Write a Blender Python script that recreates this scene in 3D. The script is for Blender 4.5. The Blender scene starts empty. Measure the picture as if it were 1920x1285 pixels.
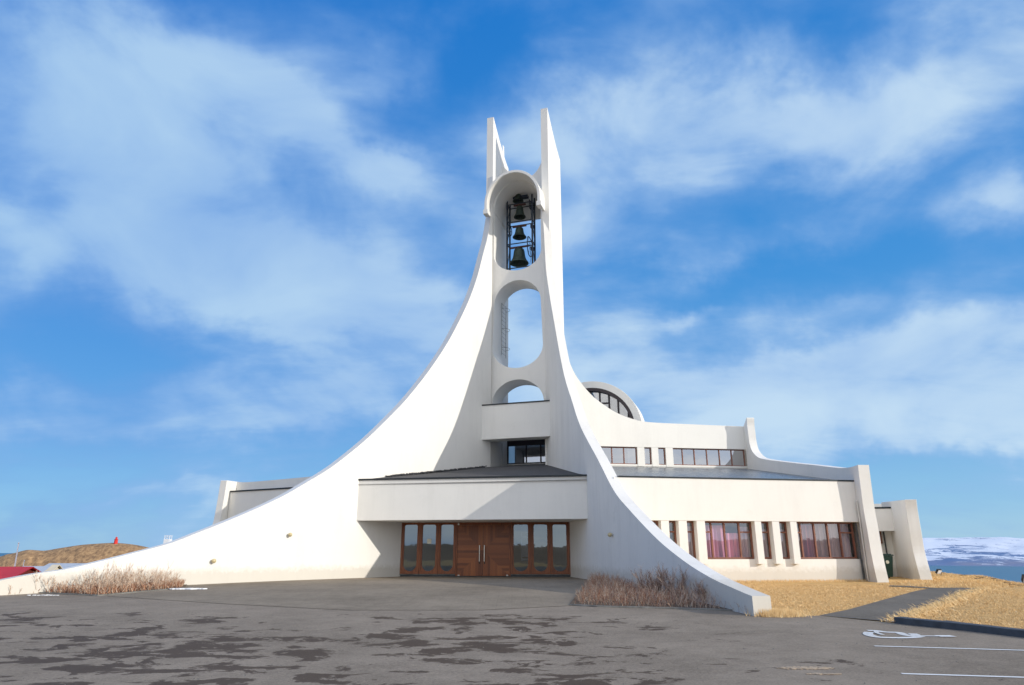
import bpy, bmesh, math, random
from math import sin, cos, tan, radians, pi, exp, sqrt
from mathutils import Vector, Matrix
from mathutils.geometry import tessellate_polygon
random.seed(7)
sc = bpy.context.scene
COL = sc.collection

# ------------------------------------------------------------------ camera model (photo 1920 x 1285)
F = 1280.0
PITCH = math.atan((1035 - 642.5) / F)
EYE = Vector((0, 0, 1.6))
cp, sp = cos(PITCH), sin(PITCH)
def ray(x, y):
    u = (x - 960) / F; v = (642.5 - y) / F
    return Vector((u, cp - v * sp, sp + v * cp))
class Plane:
    """vertical plane: origin A, unit direction d along it, normal n"""
    def __init__(s, A, d):
        s.A = Vector((A[0], A[1], 0)); s.d = Vector((d[0], d[1], 0)).normalized(); s.n = Vector((-s.d.y, s.d.x, 0))
    def hit(s, x, y):
        r = ray(x, y); k = s.n.dot(s.A - EYE) / s.n.dot(r)
        return EYE + r * k
    def sz(s, x, y):
        P = s.hit(x, y); return ((P - s.A).dot(s.d), P.z)
    def at(s, a, z, off=0.0):
        P = s.A + s.d * a + s.n * off; return Vector((P.x, P.y, z))
    def shift(s, off):
        A = s.A + s.n * off; return Plane(A, s.d)
def isect(p, q):
    # horizontal intersection of two vertical planes, as parameter on p
    return q.n.dot(q.A - p.A) / q.n.dot(p.d)

# ------------------------------------------------------------------ terrain
def sstep(a, b, x):
    t = min(1, max(0, (x - a) / (b - a))); return t * t * (3 - 2 * t)
def ground(X, Y):
    g = 0.46 * sstep(6, 30, Y)
    # coast line through (21,30) and (29,51); sea lies to the right of it
    q = ((X - 21) * 21 - (Y - 30) * 8) / 22.47
    und = 0
    if q > -7:
        und = 0.05 * (sin(X * 0.9 + 1.3 * sin(Y * 0.35)) - 1) * sstep(-4, -.5, q)
    g += und
    if q > 0: g -= 0.34 * q + 40 * sstep(2, 60, q)
    if Y > 46:
        k = sstep(46, 70, Y); g -= 5.5 * k
    # the land falls away to the left behind the big fin
    l = (-X - 18 - 0.0 * Y)
    if Y > 24 and l > 0 : g -= 3.5 * sstep(0, 25, l) * sstep(24, 34, Y)
    g -= 45 * sstep(330, 420, Y)
    return g
def gpt(x, y, off=0.0):
    """point on the terrain seen at photo pixel"""
    r = ray(x, y); z = 0.3
    for _ in range(40):
        k = (z - EYE.z) / r.z; P = EYE + r * k; z = 0.5 * z + 0.5 * (0.46 * sstep(6, 30, P.y))
    k = (z - EYE.z) / r.z; P = EYE + r * k
    return Vector((P.x, P.y, P.z + off))

# ------------------------------------------------------------------ object helpers
def tag(o, label=None, cat=None, group=None, kind=None):
    if label: o['label'] = label
    if cat: o['category'] = cat
    if group: o['group'] = group
    if kind: o['kind'] = kind
    return o
def link(name, me, parent=None, mat=None):
    o = bpy.data.objects.new(name, me); COL.objects.link(o)
    if mat is not None: me.materials.append(mat)
    if parent is not None:
        o.parent = parent
        o.matrix_parent_inverse = Matrix.Translation(parent.location).inverted() if parent.type == 'EMPTY' else Matrix.Identity(4)
    return o
def empty(name, loc=(0, 0, 0)):
    o = bpy.data.objects.new(name, None); COL.objects.link(o); o.location = loc; o.empty_display_size = .3
    return o
class MB:
    def __init__(s): s.v = []; s.f = []; s.smooth = False
    def quad(s, a, b, c, d):
        i = len(s.v); s.v += [tuple(a), tuple(b), tuple(c), tuple(d)]; s.f.append((i, i+1, i+2, i+3))
    def prism(s, pts, off, caps=True):
        """solid from a 3D polygon (list of Vectors) swept by vector off"""
        n = len(pts); i = len(s.v)
        s.v += [tuple(p) for p in pts] + [tuple(Vector(p) + off) for p in pts]
        for k in range(n):
            j = (k + 1) % n; s.f.append((i+k, i+j, i+n+j, i+n+k))
        if caps:
            tris = tessellate_polygon([[Vector(p) for p in pts]])
            for t in tris:
                s.f.append((i+t[0], i+t[1], i+t[2])); s.f.append((i+n+t[0], i+n+t[2], i+n+t[1]))
    def prism_holes(s, outer, holes, off):
        loops = [outer] + holes
        allp = [p for l in loops for p in l]; n = len(allp); i = len(s.v)
        s.v += [tuple(p) for p in allp] + [tuple(Vector(p) + off) for p in allp]
        b = 0
        for l in loops:
            m = len(l)
            for k in range(m):
                j = (k + 1) % m; s.f.append((i+b+k, i+b+j, i+n+b+j, i+n+b+k))
            b += m
        tris = tessellate_polygon([[Vector(p) for p in l] for l in loops])
        for t in tris:
            s.f.append((i+t[0], i+t[1], i+t[2])); s.f.append((i+n+t[0], i+n+t[2], i+n+t[1]))
    def box(s, c, ax, ay, az):
        """box centred at c with half-extent vectors"""
        c = Vector(c); ax, ay, az = Vector(ax), Vector(ay), Vector(az)
        s.prism([c-ax-ay-az, c+ax-ay-az, c+ax+ay-az, c-ax+ay-az], az*2)
    def pbox(s, pl, a0, a1, z0, z1, o0, o1):
        s.prism([pl.at(a0, z0, o0), pl.at(a1, z0, o0), pl.at(a1, z0, o1), pl.at(a0, z0, o1)], Vector((0, 0, z1-z0)))
    def tube(s, a, b, r0, r1=None, n=6, cap=True):
        a, b = Vector(a), Vector(b); r1 = r0 if r1 is None else r1
        d = (b-a)
        if d.length < 1e-6: return
        d.normalize(); u = d.orthogonal().normalized(); w = d.cross(u); i = len(s.v)
        for (c, r) in ((a, r0), (b, r1)):
            for k in range(n):
                t = 2*pi*k/n; s.v.append(tuple(c + u*cos(t)*r + w*sin(t)*r))
        for k in range(n):
            j = (k+1) % n; s.f.append((i+k, i+j, i+n+j, i+n+k))
        if cap:
            s.f.append(tuple(i+k for k in range(n))[::-1]); s.f.append(tuple(i+n+k for k in range(n)))
    def path(s, pts, r, n=6):
        for a, b in zip(pts[:-1], pts[1:]): s.tube(a, b, r, r, n)
    def lathe(s, c, prof, n=24, axis=Vector((0, 0, 1))):
        c = Vector(c); u = axis.orthogonal().normalized(); w = axis.cross(u); i = len(s.v)
        for (r, h) in prof:
            for k in range(n):
                t = 2*pi*k/n; s.v.append(tuple(c + axis*h + u*cos(t)*r + w*sin(t)*r))
        for m in range(len(prof)-1):
            for k in range(n):
                j = (k+1) % n; s.f.append((i+m*n+k, i+m*n+j, i+(m+1)*n+j, i+(m+1)*n+k))
    def build(s, name, mat, parent=None, smooth=None, bevel=0, autosm=None):
        me = bpy.data.meshes.new(name); me.from_pydata(s.v, [], s.f); me.update()
        bm = bmesh.new(); bm.from_mesh(me)
        if not getattr(s, 'raw', False):
            bmesh.ops.remove_doubles(bm, verts=bm.verts, dist=1e-5)
            bmesh.ops.recalc_face_normals(bm, faces=bm.faces)
        bm.to_mesh(me); bm.free()
        if smooth is not None:
            me.polygons.foreach_set('use_smooth', [True]*len(me.polygons))
            if smooth < 180: me.set_sharp_from_angle(angle=radians(smooth))
        o = link(name, me, parent, mat)
        if bevel:
            b = o.modifiers.new('bevel', 'BEVEL'); b.width = bevel; b.segments = 2; b.limit_method = 'ANGLE'; b.angle_limit = radians(50)
        return o
def catmull(pts, n=8):
    out = []
    for i in range(len(pts)-1):
        p0 = pts[max(i-1, 0)]; p1 = pts[i]; p2 = pts[i+1]; p3 = pts[min(i+2, len(pts)-1)]
        for k in range(n):
            t = k/n
            out.append(tuple(0.5*((2*b) + (-a+c)*t + (2*a-5*b+4*c-d)*t*t + (-a+3*b-3*c+d)*t**3) for a, b, c, d in zip(p0, p1, p2, p3)))
    out.append(tuple(pts[-1])); return out

# ------------------------------------------------------------------ materials
def nodes(name):
    m = bpy.data.materials.new(name); m.use_nodes = True; nt = m.node_tree
    return m, nt, nt.nodes['Principled BSDF']
def N(nt, t, **kw):
    n = nt.nodes.new(t)
    for k, v in kw.items():
        if k.startswith('i_'):
            key = k[2:]; key = int(key) if key.isdigit() else key.replace('_', ' ')
            n.inputs[key].default_value = v
        else: setattr(n, k, v)
    return n
def ramp(nt, fac, stops):
    r = nt.nodes.new('ShaderNodeValToRGB'); e = r.color_ramp.elements
    while len(e) < len(stops): e.new(0.5)
    for i, (p, c) in enumerate(stops):
        e[i].position = p; e[i].color = (*c, 1) if len(c) == 3 else c
    nt.links.new(fac, r.inputs[0]); return r.outputs[0]
def noise(nt, scale, detail=5, rough=0.55, vec=None, mapping=None, dist=0):
    n = N(nt, 'ShaderNodeTexNoise'); n.inputs['Scale'].default_value = scale; n.inputs['Detail'].default_value = detail
    n.inputs['Roughness'].default_value = rough; n.inputs['Distortion'].default_value = dist
    if vec is None: vec = N(nt, 'ShaderNodeTexCoord').outputs['Object']
    if mapping:
        mp = N(nt, 'ShaderNodeMapping'); mp.inputs['Scale'].default_value = mapping; nt.links.new(vec, mp.inputs['Vector']); vec = mp.outputs[0]
    nt.links.new(vec, n.inputs['Vector']); return n.outputs['Fac']
def bump(nt, bs, h, strength=0.3, dist=0.02, prev=None):
    b = N(nt, 'ShaderNodeBump'); b.inputs['Strength'].default_value = strength; b.inputs['Distance'].default_value = dist
    nt.links.new(h, b.inputs['Height'])
    if prev is not None: nt.links.new(prev, b.inputs['Normal'])
    nt.links.new(b.outputs[0], bs.inputs['Normal']); return b.outputs[0]
def mixc(nt, fac, a, b, mode='MIX'):
    m = N(nt, 'ShaderNodeMix', data_type='RGBA', blend_type=mode)
    for s, v in ((m.inputs[0], fac), (m.inputs[6], a), (m.inputs[7], b)):
        if isinstance(v, (int, float)): s.default_value = v
        elif isinstance(v, tuple): s.default_value = (*v, 1)
        else: nt.links.new(v, s)
    return m.outputs[2]
def math_(nt, op, a, b=0.0, c=None, clamp=False):
    m = N(nt, 'ShaderNodeMath', operation=op); m.use_clamp = clamp
    for i, v in enumerate((a, b, c)):
        if v is None: continue
        if isinstance(v, (int, float)): m.inputs[i].default_value = v
        else: nt.links.new(v, m.inputs[i])
    return m.outputs[0]
def plain(name, col, rough=0.6, metal=0.0, var=0.12, scale=3.0, bstr=0.0, bscale=40):
    m, nt, b = nodes(name)
    n = noise(nt, scale, 6)
    c = ramp(nt, n, [(0.3, tuple(x*(1-var) for x in col)), (0.7, tuple(min(1, x*(1+var)) for x in col))])
    nt.links.new(c, b.inputs['Base Color']); b.inputs['Roughness'].default_value = rough; b.inputs['Metallic'].default_value = metal
    if bstr: bump(nt, b, noise(nt, bscale, 4), bstr, 0.01)
    return m
def plaster(name, col=(.80, .785, .745), stain=0.5):
    m, nt, b = nodes(name)
    n1 = noise(nt, 0.35, 7, 0.62)
    base = ramp(nt, n1, [(0.30, tuple(x*.955 for x in col)), (0.62, col)])
    # vertical rain streaks
    st = noise(nt, 1.0, 7, 0.72, mapping=(1.3, 1.3, 0.13), dist=.25)
    msk = noise(nt, .28, 5, .6)
    st = math_(nt, 'ADD', math_(nt, 'MULTIPLY', st, .68), math_(nt, 'MULTIPLY', msk, .34))
    sf = ramp(nt, st, [(0.50, (0, 0, 0)), (0.74, (stain*.62,)*3)])
    c = mixc(nt, sf, base, tuple(x*.72 for x in col))
    # small blotches / patched areas
    bl = noise(nt, 1.7, 8, 0.75)
    bf = ramp(nt, bl, [(0.56, (0, 0, 0)), (0.66, (stain*.34,)*3)])
    c = mixc(nt, bf, c, tuple(x*y for x, y in zip(col, (.80, .80, .78))))
    # splash dirt in the lowest half metre
    geo = N(nt, 'ShaderNodeNewGeometry'); sx = N(nt, 'ShaderNodeSeparateXYZ'); nt.links.new(geo.outputs['Position'], sx.inputs[0])
    hz = math_(nt, 'MULTIPLY_ADD', noise(nt, 5, 5, .7), 0.55, None); 
    zz = math_(nt, 'SUBTRACT', sx.outputs['Z'], hz)
    df = ramp(nt, zz, [(0.05, (.45,)*3), (0.30, (0, 0, 0))])
    c = mixc(nt, df, c, (.47, .42, .33))
    nt.links.new(c, b.inputs['Base Color']); b.inputs['Roughness'].default_value = 0.82
    p = bump(nt, b, noise(nt, 55, 4), 0.22, 0.006)
    bump(nt, b, noise(nt, 1.3, 3), 0.25, 0.03, prev=p)
    return m
M = {}
M['white'] = plaster('white painted concrete')
M['white2'] = plaster('white painted concrete worn', (.79, .775, .735), 0.85)
M['roof'] = None
def roofmat():
    m, nt, b = nodes('grey roofing felt')
    c = ramp(nt, noise(nt, 1.2, 8, .7), [(.3, (.10, .115, .125)), (.7, (.17, .185, .195))])
    nt.links.new(c, b.inputs['Base Color']); nt.links.new(ramp(nt, noise(nt, 3, 5), [(.3, (.22,)*3), (.7, (.42,)*3)]), b.inputs['Roughness'])
    b.inputs['Specular IOR Level'].default_value = .6
    bump(nt, b, noise(nt, 30, 4), .15, .01); return m
M['roof'] = roofmat()
M['gravelroof'] = plain('dark roof gravel', (.06, .06, .063), .9, 0, .5, 30, .6, 60)
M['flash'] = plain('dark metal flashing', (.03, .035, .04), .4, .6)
M['darkframe'] = plain('dark brown window frame', (.035, .025, .028), .5)
M['brown'] = plain('red brown painted wood frame', (.20, .075, .045), .5, 0, .25, 6)
M['iron'] = plain('dark blue painted steel', (.022, .032, .05), .5, .3, .4, 9)
M['rust'] = plain('rusty dark red steel', (.12, .05, .04), .7, .2, .5, 9)
M['bronze'] = plain('green bronze patina', (.045, .068, .055), .55, .35, .35, 5, .2, 20)
M['steel'] = plain('brushed steel', (.62, .60, .56), .3, .9)
M['kerb'] = plain('weathered concrete kerb', (.16, .155, .14), .9, 0, .4, 4, .5, 30)
M['darkkerb'] = plain('dark asphalt kerb', (.055, .065, .08), .85, 0, .3, 4, .6, 25)
M['plinth'] = plain('dark grey concrete base', (.07, .075, .08), .8, 0, .3, 3)
M['paint'] = None
M['paper'] = plain('cream paper', (.75, .74, .62), .8)
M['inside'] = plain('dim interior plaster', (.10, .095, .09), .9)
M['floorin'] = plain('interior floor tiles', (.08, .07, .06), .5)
M['binmat'] = plain('dark green plastic', (.02, .06, .05), .45)
M['black'] = plain('black rubber', (.015, .015, .017), .6)
M['lampglass'] = plain('yellowed lamp globe', (.55, .46, .26), .35)
def wood():
    m, nt, b = nodes('varnished teak boards')
    tc = N(nt, 'ShaderNodeTexCoord').outputs['Object']
    g = noise(nt, 3.0, 8, .65, vec=tc, mapping=(9, 9, .7), dist=.6)
    c = ramp(nt, g, [(.30, (.10, .025, .006)), (.55, (.25, .070, .017)), (.75, (.38, .125, .034))])
    nt.links.new(c, b.inputs['Base Color']); b.inputs['Roughness'].default_value = .38
    bump(nt, b, g, .2, .004); return m
M['wood'] = wood()
def woodboard(i):
    m, nt, b = nodes('teak board %d' % i)
    rnd = N(nt, 'ShaderNodeNewGeometry').outputs['Random Per Island']
    g = noise(nt, 4.0, 6, .6, mapping=(6, 6, 6))
    f = math_(nt, 'ADD', math_(nt, 'MULTIPLY', rnd, .65), math_(nt, 'MULTIPLY', g, .35))
    c = ramp(nt, f, [(.1, (.12, .030, .007)), (.5, (.24, .068, .016)), (.9, (.35, .112, .030))])
    nt.links.new(c, b.inputs['Base Color']); b.inputs['Roughness'].default_value = .36
    bump(nt, b, g, .15, .003); return m
M['board'] = woodboard(1)
def glass(name, tint, refl, rough=.015, gcol=(.93, .95, 1)):
    m, nt, b = nodes(name)
    out = nt.nodes['Material Output']
    tr = N(nt, 'ShaderNodeBsdfTransparent'); tr.inputs[0].default_value = (*tint, 1)
    gl = N(nt, 'ShaderNodeBsdfGlossy'); gl.inputs['Roughness'].default_value = rough; gl.inputs['Color'].default_value = (*gcol, 1)
    bp = N(nt, 'ShaderNodeBump'); bp.inputs['Strength'].default_value = .12; bp.inputs['Distance'].default_value = .01
    nt.links.new(noise(nt, 1.4, 2), bp.inputs['Height']); nt.links.new(bp.outputs[0], gl.inputs['Normal'])
    lw = N(nt, 'ShaderNodeFresnel'); lw.inputs['IOR'].default_value = 1.5
    f = math_(nt, 'ADD', math_(nt, 'MULTIPLY', lw.outputs[0], 1 - refl), refl, clamp=True)
    mx = N(nt, 'ShaderNodeMixShader'); nt.links.new(f, mx.inputs[0]); nt.links.new(tr.outputs[0], mx.inputs[1]); nt.links.new(gl.outputs[0], mx.inputs[2])
    nt.links.new(mx.outputs[0], out.inputs[0]); return m
M['glass'] = glass('window glass', (.88, .88, .9), .16)
M['glassdoor'] = glass('tinted entrance glass', (.42, .47, .52), .15, gcol=(.70, .86, 1))
M['glassup'] = glass('reflective upper glass', (.5, .5, .5), .42)
def curtainmat(name, c0, c1):
    m, nt, b = nodes(name)
    g = noise(nt, 2, 4, .5, mapping=(5, 5, .25))
    nt.links.new(ramp(nt, g, [(.35, c0), (.62, c1)]), b.inputs['Base Color']); b.inputs['Roughness'].default_value = .9
    return m
M['curt'] = curtainmat('pink and mauve curtain cloth', (.42, .24, .42), (.84, .38, .50))
M['curt2'] = curtainmat('pale curtain cloth', (.48, .36, .44), (.80, .62, .62))

def groundmats():
    # dry grass
    m, nt, b = nodes('dry yellow grass')
    n1 = noise(nt, .8, 8, .7); n2 = noise(nt, 9, 8, .8, mapping=(1, 2.2, 1))
    f = math_(nt, 'ADD', math_(nt, 'MULTIPLY', n1, .55), math_(nt, 'MULTIPLY', n2, .45))
    c = ramp(nt, f, [(.32, (.34, .20, .075)), (.43, (.60, .37, .14)), (.54, (.70, .43, .16)), (.68, (.76, .52, .23))])
    # bare rock and heath on the slope towards the sea
    geo = N(nt, 'ShaderNodeNewGeometry'); sx = N(nt, 'ShaderNodeSeparateXYZ'); nt.links.new(geo.outputs['Position'], sx.inputs[0])
    lo = ramp(nt, math_(nt, 'ADD', sx.outputs['Z'], math_(nt, 'MULTIPLY', n1, .6)), [(.02, (1, 1, 1)), (.32, (0, 0, 0))])
    c = mixc(nt, lo, c, (.10, .06, .035))
    nt.links.new(c, b.inputs['Base Color']); b.inputs['Roughness'].default_value = .95
    bump(nt, b, n2, 1.0, .06)
    M['grass'] = m
    m, nt, b = nodes('dry grass blades')
    rnd = N(nt, 'ShaderNodeNewGeometry').outputs['Random Per Island']
    c = ramp(nt, rnd, [(.0, (.52, .34, .16)), (.25, (.70, .47, .22)), (.8, (.80, .58, .30)), (1, (.84, .67, .40))])
    nt.links.new(c, b.inputs['Base Color']); b.inputs['Roughness'].default_value = .9
    M['blade'] = m
    # asphalt
    def asph(name, lo, hi, wet):
        m, nt, b = nodes(name)
        tc = N(nt, 'ShaderNodeTexCoord').outputs['Object']
        a1 = noise(nt, .35, 8, .65, vec=tc); a2 = noise(nt, 26, 6, .85, vec=tc); a3 = noise(nt, 2.2, 8, .75, vec=tc)
        f = math_(nt, 'ADD', math_(nt, 'MULTIPLY', a1, .30), math_(nt, 'ADD', math_(nt, 'MULTIPLY', a2, .50), math_(nt, 'MULTIPLY', a3, .2)))
        c = ramp(nt, f, [(.38, lo), (.60, hi)])
        # pale stones and chippings
        vo = N(nt, 'ShaderNodeTexVoronoi'); vo.inputs['Scale'].default_value = 38; nt.links.new(tc, vo.inputs['Vector'])
        chip = math_(nt, 'MULTIPLY', math_(nt, 'LESS_THAN', vo.outputs['Distance'], .16), math_(nt, 'GREATER_THAN', N(nt, 'ShaderNodeSeparateColor').outputs[0] if False else noise(nt, 3, 3, vec=tc), .5))
        c = mixc(nt, math_(nt, 'MULTIPLY', chip, .35), c, tuple(x*1.9 for x in hi))
        rough = .93
        if wet:
            w = noise(nt, 1.0, 10, .68, vec=tc, mapping=(1.15, 1.7, 1), dist=.45)
            w2 = noise(nt, .30, 3, .5, vec=tc)
            sx = N(nt, 'ShaderNodeSeparateXYZ'); nt.links.new(tc, sx.inputs[0])
            # patches lie in the middle of the car park, left of x = 5 m, between 5 and 15 m from the camera side
            mx = N(nt, 'ShaderNodeMapRange', interpolation_type='SMOOTHSTEP'); nt.links.new(sx.outputs['X'], mx.inputs[0])
            mx.inputs[1].default_value = 1.0; mx.inputs[2].default_value = 6.0; mx.inputs[3].default_value = 0; mx.inputs[4].default_value = .16
            my = N(nt, 'ShaderNodeMapRange', interpolation_type='SMOOTHSTEP'); nt.links.new(sx.outputs['Y'], my.inputs[0])
            my.inputs[1].default_value = 15.5; my.inputs[2].default_value = 19.5; my.inputs[3].default_value = 0; my.inputs[4].default_value = .2
            t = math_(nt, 'SUBTRACT', math_(nt, 'ADD', w, math_(nt, 'MULTIPLY', math_(nt, 'SUBTRACT', w2, .5), .50)), math_(nt, 'ADD', mx.outputs[0], my.outputs[0]))
            wf = ramp(nt, t, [(.525, (0, 0, 0)), (.548, (1, 1, 1))])
            c = mixc(nt, math_(nt, 'MULTIPLY', wf, .86), c, mixc(nt, a2, (.040, .025, .015), (.092, .060, .038)))
            nt.links.new(ramp(nt, wf, [(0, (.93,)*3), (1, (.75,)*3)]), b.inputs['Roughness'])
        else: b.inputs['Roughness'].default_value = rough
        b.inputs['Specular IOR Level'].default_value = .15
        nt.links.new(c, b.inputs['Base Color'])
        bump(nt, b, a2, .55, .012)
        return m
    M['asphalt'] = asph('car park asphalt', (.150, .123, .093), (.345, .288, .226), True)
    M['path'] = asph('footpath asphalt', (.095, .084, .070), (.215, .193, .162), False)
    # paved forecourt
    m = asph('forecourt paving', (.150, .123, .092), (.330, .277, .212), False); nt = m.node_tree; b = nt.nodes['Principled BSDF']
    br = N(nt, 'ShaderNodeTexBrick'); br.inputs['Scale'].default_value = 1; br.inputs['Brick Width'].default_value = .4; br.inputs['Row Height'].default_value = .4
    br.inputs['Mortar Size'].default_value = .012; br.offset = 0
    br.inputs['Color1'].default_value = (1, 1, 1, 1); br.inputs['Color2'].default_value = (.96, .96, .955, 1); br.inputs['Mortar'].default_value = (.90, .90, .89, 1)
    nt.links.new(N(nt, 'ShaderNodeTexCoord').outputs['Object'], br.inputs['Vector'])
    old = b.inputs['Base Color'].links[0].from_socket
    nt.links.new(mixc(nt, 1.0, old, br.outputs['Color'], 'MULTIPLY'), b.inputs['Base Color'])
    M['pave'] = m
    m, nt, b = nodes('worn white road paint')
    n = noise(nt, 14, 8, .8)
    c = ramp(nt, n, [(.30, (.25, .24, .23)), (.38, (.72, .72, .70)), (.7, (.84, .84, .82))])
    nt.links.new(c, b.inputs['Base Color']); b.inputs['Roughness'].default_value = .8; M['paint'] = m
    M['soil'] = plain('bed soil and dead leaves', (.11, .075, .045), .95, 0, .6, 8, .9, 30)
    M['sand'] = plain('pale sand and gravel', (.42, .33, .24), .95, 0, .3, 8, .6, 50)
    M['snow'] = plain('old snow', (.82, .84, .88), .7, 0, .05, 8, .5, 20)
    # sea
    m, nt, b = nodes('sea water')
    n = noise(nt, .02, 6, .6, mapping=(1, 5, 1))
    nt.links.new(ramp(nt, n, [(.35, (.012, .095, .18)), (.65, (.022, .14, .235))]), b.inputs['Base Color'])
    b.inputs['Roughness'].default_value = .35; b.inputs['Specular IOR Level'].default_value = .3
    bump(nt, b, noise(nt, .25, 6, .7, mapping=(1, 2, 1)), .5, 1.0); M['sea'] = m
    # brown hill
    m, nt, b = nodes('brown heath and basalt')
    geo = N(nt, 'ShaderNodeNewGeometry'); sn = N(nt, 'ShaderNodeSeparateXYZ'); nt.links.new(geo.outputs['Normal'], sn.inputs[0])
    a = noise(nt, .22, 9, .82); v = noise(nt, .35, 6, .8, mapping=(2.2, 2.2, .15))
    top = ramp(nt, a, [(.36, (.13, .085, .05)), (.5, (.33, .20, .10)), (.62, (.50, .32, .16))])
    cl = ramp(nt, v, [(.35, (.045, .032, .024)), (.65, (.17, .11, .07))])
    fz = ramp(nt, math_(nt, 'ADD', sn.outputs['Z'], math_(nt, 'MULTIPLY', math_(nt, 'SUBTRACT', a, .5), 1.2)), [(.42, (0, 0, 0)), (.62, (1, 1, 1))])
    nt.links.new(mixc(nt, fz, cl, top), b.inputs['Base Color']); b.inputs['Roughness'].default_value = .95; M['hill'] = m
    # snowy mountain
    m, nt, b = nodes('snow streaked mountain')
    geo = N(nt, 'ShaderNodeNewGeometry'); px = N(nt, 'ShaderNodeSeparateXYZ'); nt.links.new(geo.outputs['Position'], px.inputs[0])
    a = noise(nt, .014, 10, .80, mapping=(.40, .16, 3.0), dist=.8); a2 = noise(nt, .0025, 4, .6)
    h = N(nt, 'ShaderNodeMapRange'); nt.links.new(px.outputs['Z'], h.inputs[0]); h.inputs[1].default_value = -38; h.inputs[2].default_value = -2; h.inputs[3].default_value = -.13; h.inputs[4].default_value = .07
    s = math_(nt, 'ADD', math_(nt, 'ADD', a, math_(nt, 'MULTIPLY', math_(nt, 'SUBTRACT', a2, .5), .5)), h.outputs[0])
    sf = ramp(nt, s, [(.47, (0, 0, 0)), (.515, (1, 1, 1))])
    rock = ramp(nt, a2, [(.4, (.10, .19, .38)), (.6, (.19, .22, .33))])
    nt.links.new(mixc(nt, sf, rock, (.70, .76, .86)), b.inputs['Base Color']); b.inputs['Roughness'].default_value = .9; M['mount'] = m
groundmats()
def bushmat(name, c0, c1, c2):
    m, nt, b = nodes(name)
    rnd = N(nt, 'ShaderNodeNewGeometry').outputs['Random Per Island']
    nt.links.new(ramp(nt, rnd, [(0, c0), (.5, c1), (1, c2)]), b.inputs['Base Color']); b.inputs['Roughness'].default_value = .85
    return m
M['twig'] = bushmat('pale dry twigs', (.34, .19, .12), (.58, .42, .30), (.74, .63, .50))
M['twigred'] = bushmat('reddish dry stems', (.19, .075, .045), (.42, .20, .115), (.56, .34, .21))
M['twiggrey'] = bushmat('grey bare twigs', (.16, .095, .07), (.38, .26, .20), (.56, .44, .36))

# ================================================================== THE CHURCH
V0 = Vector((0, 0, 0))
aL = radians(39); aR = radians(9.3)
dL = Vector((-sin(aL), -cos(aL), 0)); dR = Vector((sin(aR), -cos(aR), 0))
r = ray(668.5, 976.5); Lc = EYE + r * (32 / r.y); zc = Lc.z           # canopy soffit corner, left
r = ray(1102, 973.2); Rc = EYE + r * ((zc - EYE.z) / r.z)             # right
PL = Plane(Lc, dL); PR = Plane(Rc, dR)       # inner faces of the two fins; dL/dR point outward (towards the camera)
CP = Plane(Lc, (Rc - Lc))                     # canopy front
TH = 0.45
outL = Vector((-.695, .719, 0)).normalized(); 
outL = PL.n if PL.n.dot(Vector((-1, 1, 0))) > 0 else -PL.n
outR = PR.n if PR.n.dot(Vector((1, 0, 0))) > 0 else -PR.n
# pier inner front corners
cL = PL.hit(924, 365); cR = PR.hit(1016, 365)
yaw = radians(17); ax_b = Vector((sin(yaw), cos(yaw), 0)); ax_r = Vector((cos(yaw), -sin(yaw), 0))
_y = radians(18.5); print('LAYOUT raw tower yaw', math.degrees(math.atan2(-(cR - cL).y, (cR - cL).x)))
_m = (cL + cR) / 2; TP = Plane(_m, (cos(_y), -sin(_y))); cL = TP.hit(924, 365); cR = TP.hit(1016, 365); TP = Plane(cL, (cR - cL))                     # front plane of the tower cross wall
ax_b = TP.n.copy(); 
if ax_b.y < 0: ax_b = -ax_b
ax_r = TP.d.copy()
TW = (Vector((cR.x - cL.x, cR.y - cL.y, 0))).length
def TPb(off): return Plane(TP.A + ax_b * off, TP.d)
# depth of the tower: outer back corner of the right pier is seen at x = 1050
D = 2.0
best = 9
for k in range(60):
    d = 1.0 + k * .05; P = Vector((cR.x, cR.y, 0)) + ax_r * TH + ax_b * d
    kk = P - Vector((0, 0, EYE.z)); xx = None
    # project at the elevation of y=300
    t = (642.5 - 300) / F; yy = P.y; depth = yy / (cp - t * sp); px = 960 + F * P.x / depth
    if abs(px - 1050) < best: best = abs(px - 1050); D = d
print('LAYOUT tower width %.2f depth %.2f yaw %.1f' % (TW, D, math.degrees(math.atan2(-TP.d.y, TP.d.x))), 'cL', cL[:], 'cR', cR[:], 'Lc', Lc[:], 'Rc', Rc[:])

ch = empty('church', (0.2, 33, .46))
tag(ch, 'white concrete church with two curved fins sweeping up to an open bell tower', 'church')

def surf_curve(pl, px, n=6):
    return [pl.at(a, z) for a, z in catmull([pl.sz(x, y) for x, y in px], n)]
# ---- the left fin
GZ = -0.6
left_edge = [(921.5, 400), (914, 445), (906, 476), (894.5, 520), (880, 561), (860, 604), (836, 648), (803, 697), (765, 745), (735, 777), (690, 821), (643, 860), (612.6, 882), (582, 900.5), (529.7, 930.8), (469, 959), (412, 983), (375, 997.5), (320, 1018.7), (250, 1037.5), (200, 1050), (125, 1067.5), (67.5, 1076), (0, 1088.7)]
pts = surf_curve(PL, left_edge)
zc365 = PL.sz(924, 365)
top = [PL.at(zc365[0], PL.sz(924, 330)[1])] + pts
e0 = PL.sz(0, 1088.7); e1 = PL.sz(67.5, 1076)
sl = (e0[1] - e1[1]) / (e0[0] - e1[0]); aend = e0[0] + 3.2
top.append(PL.at(aend, max(.62, e0[1] + sl * 2.0)))
poly = top + [PL.at(aend, GZ), PL.at(zc365[0], GZ)]
m = MB(); m.prism(poly, outL * TH); LF = m.build('sweeping_fin', M['white'], ch, bevel=.02)
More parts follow.
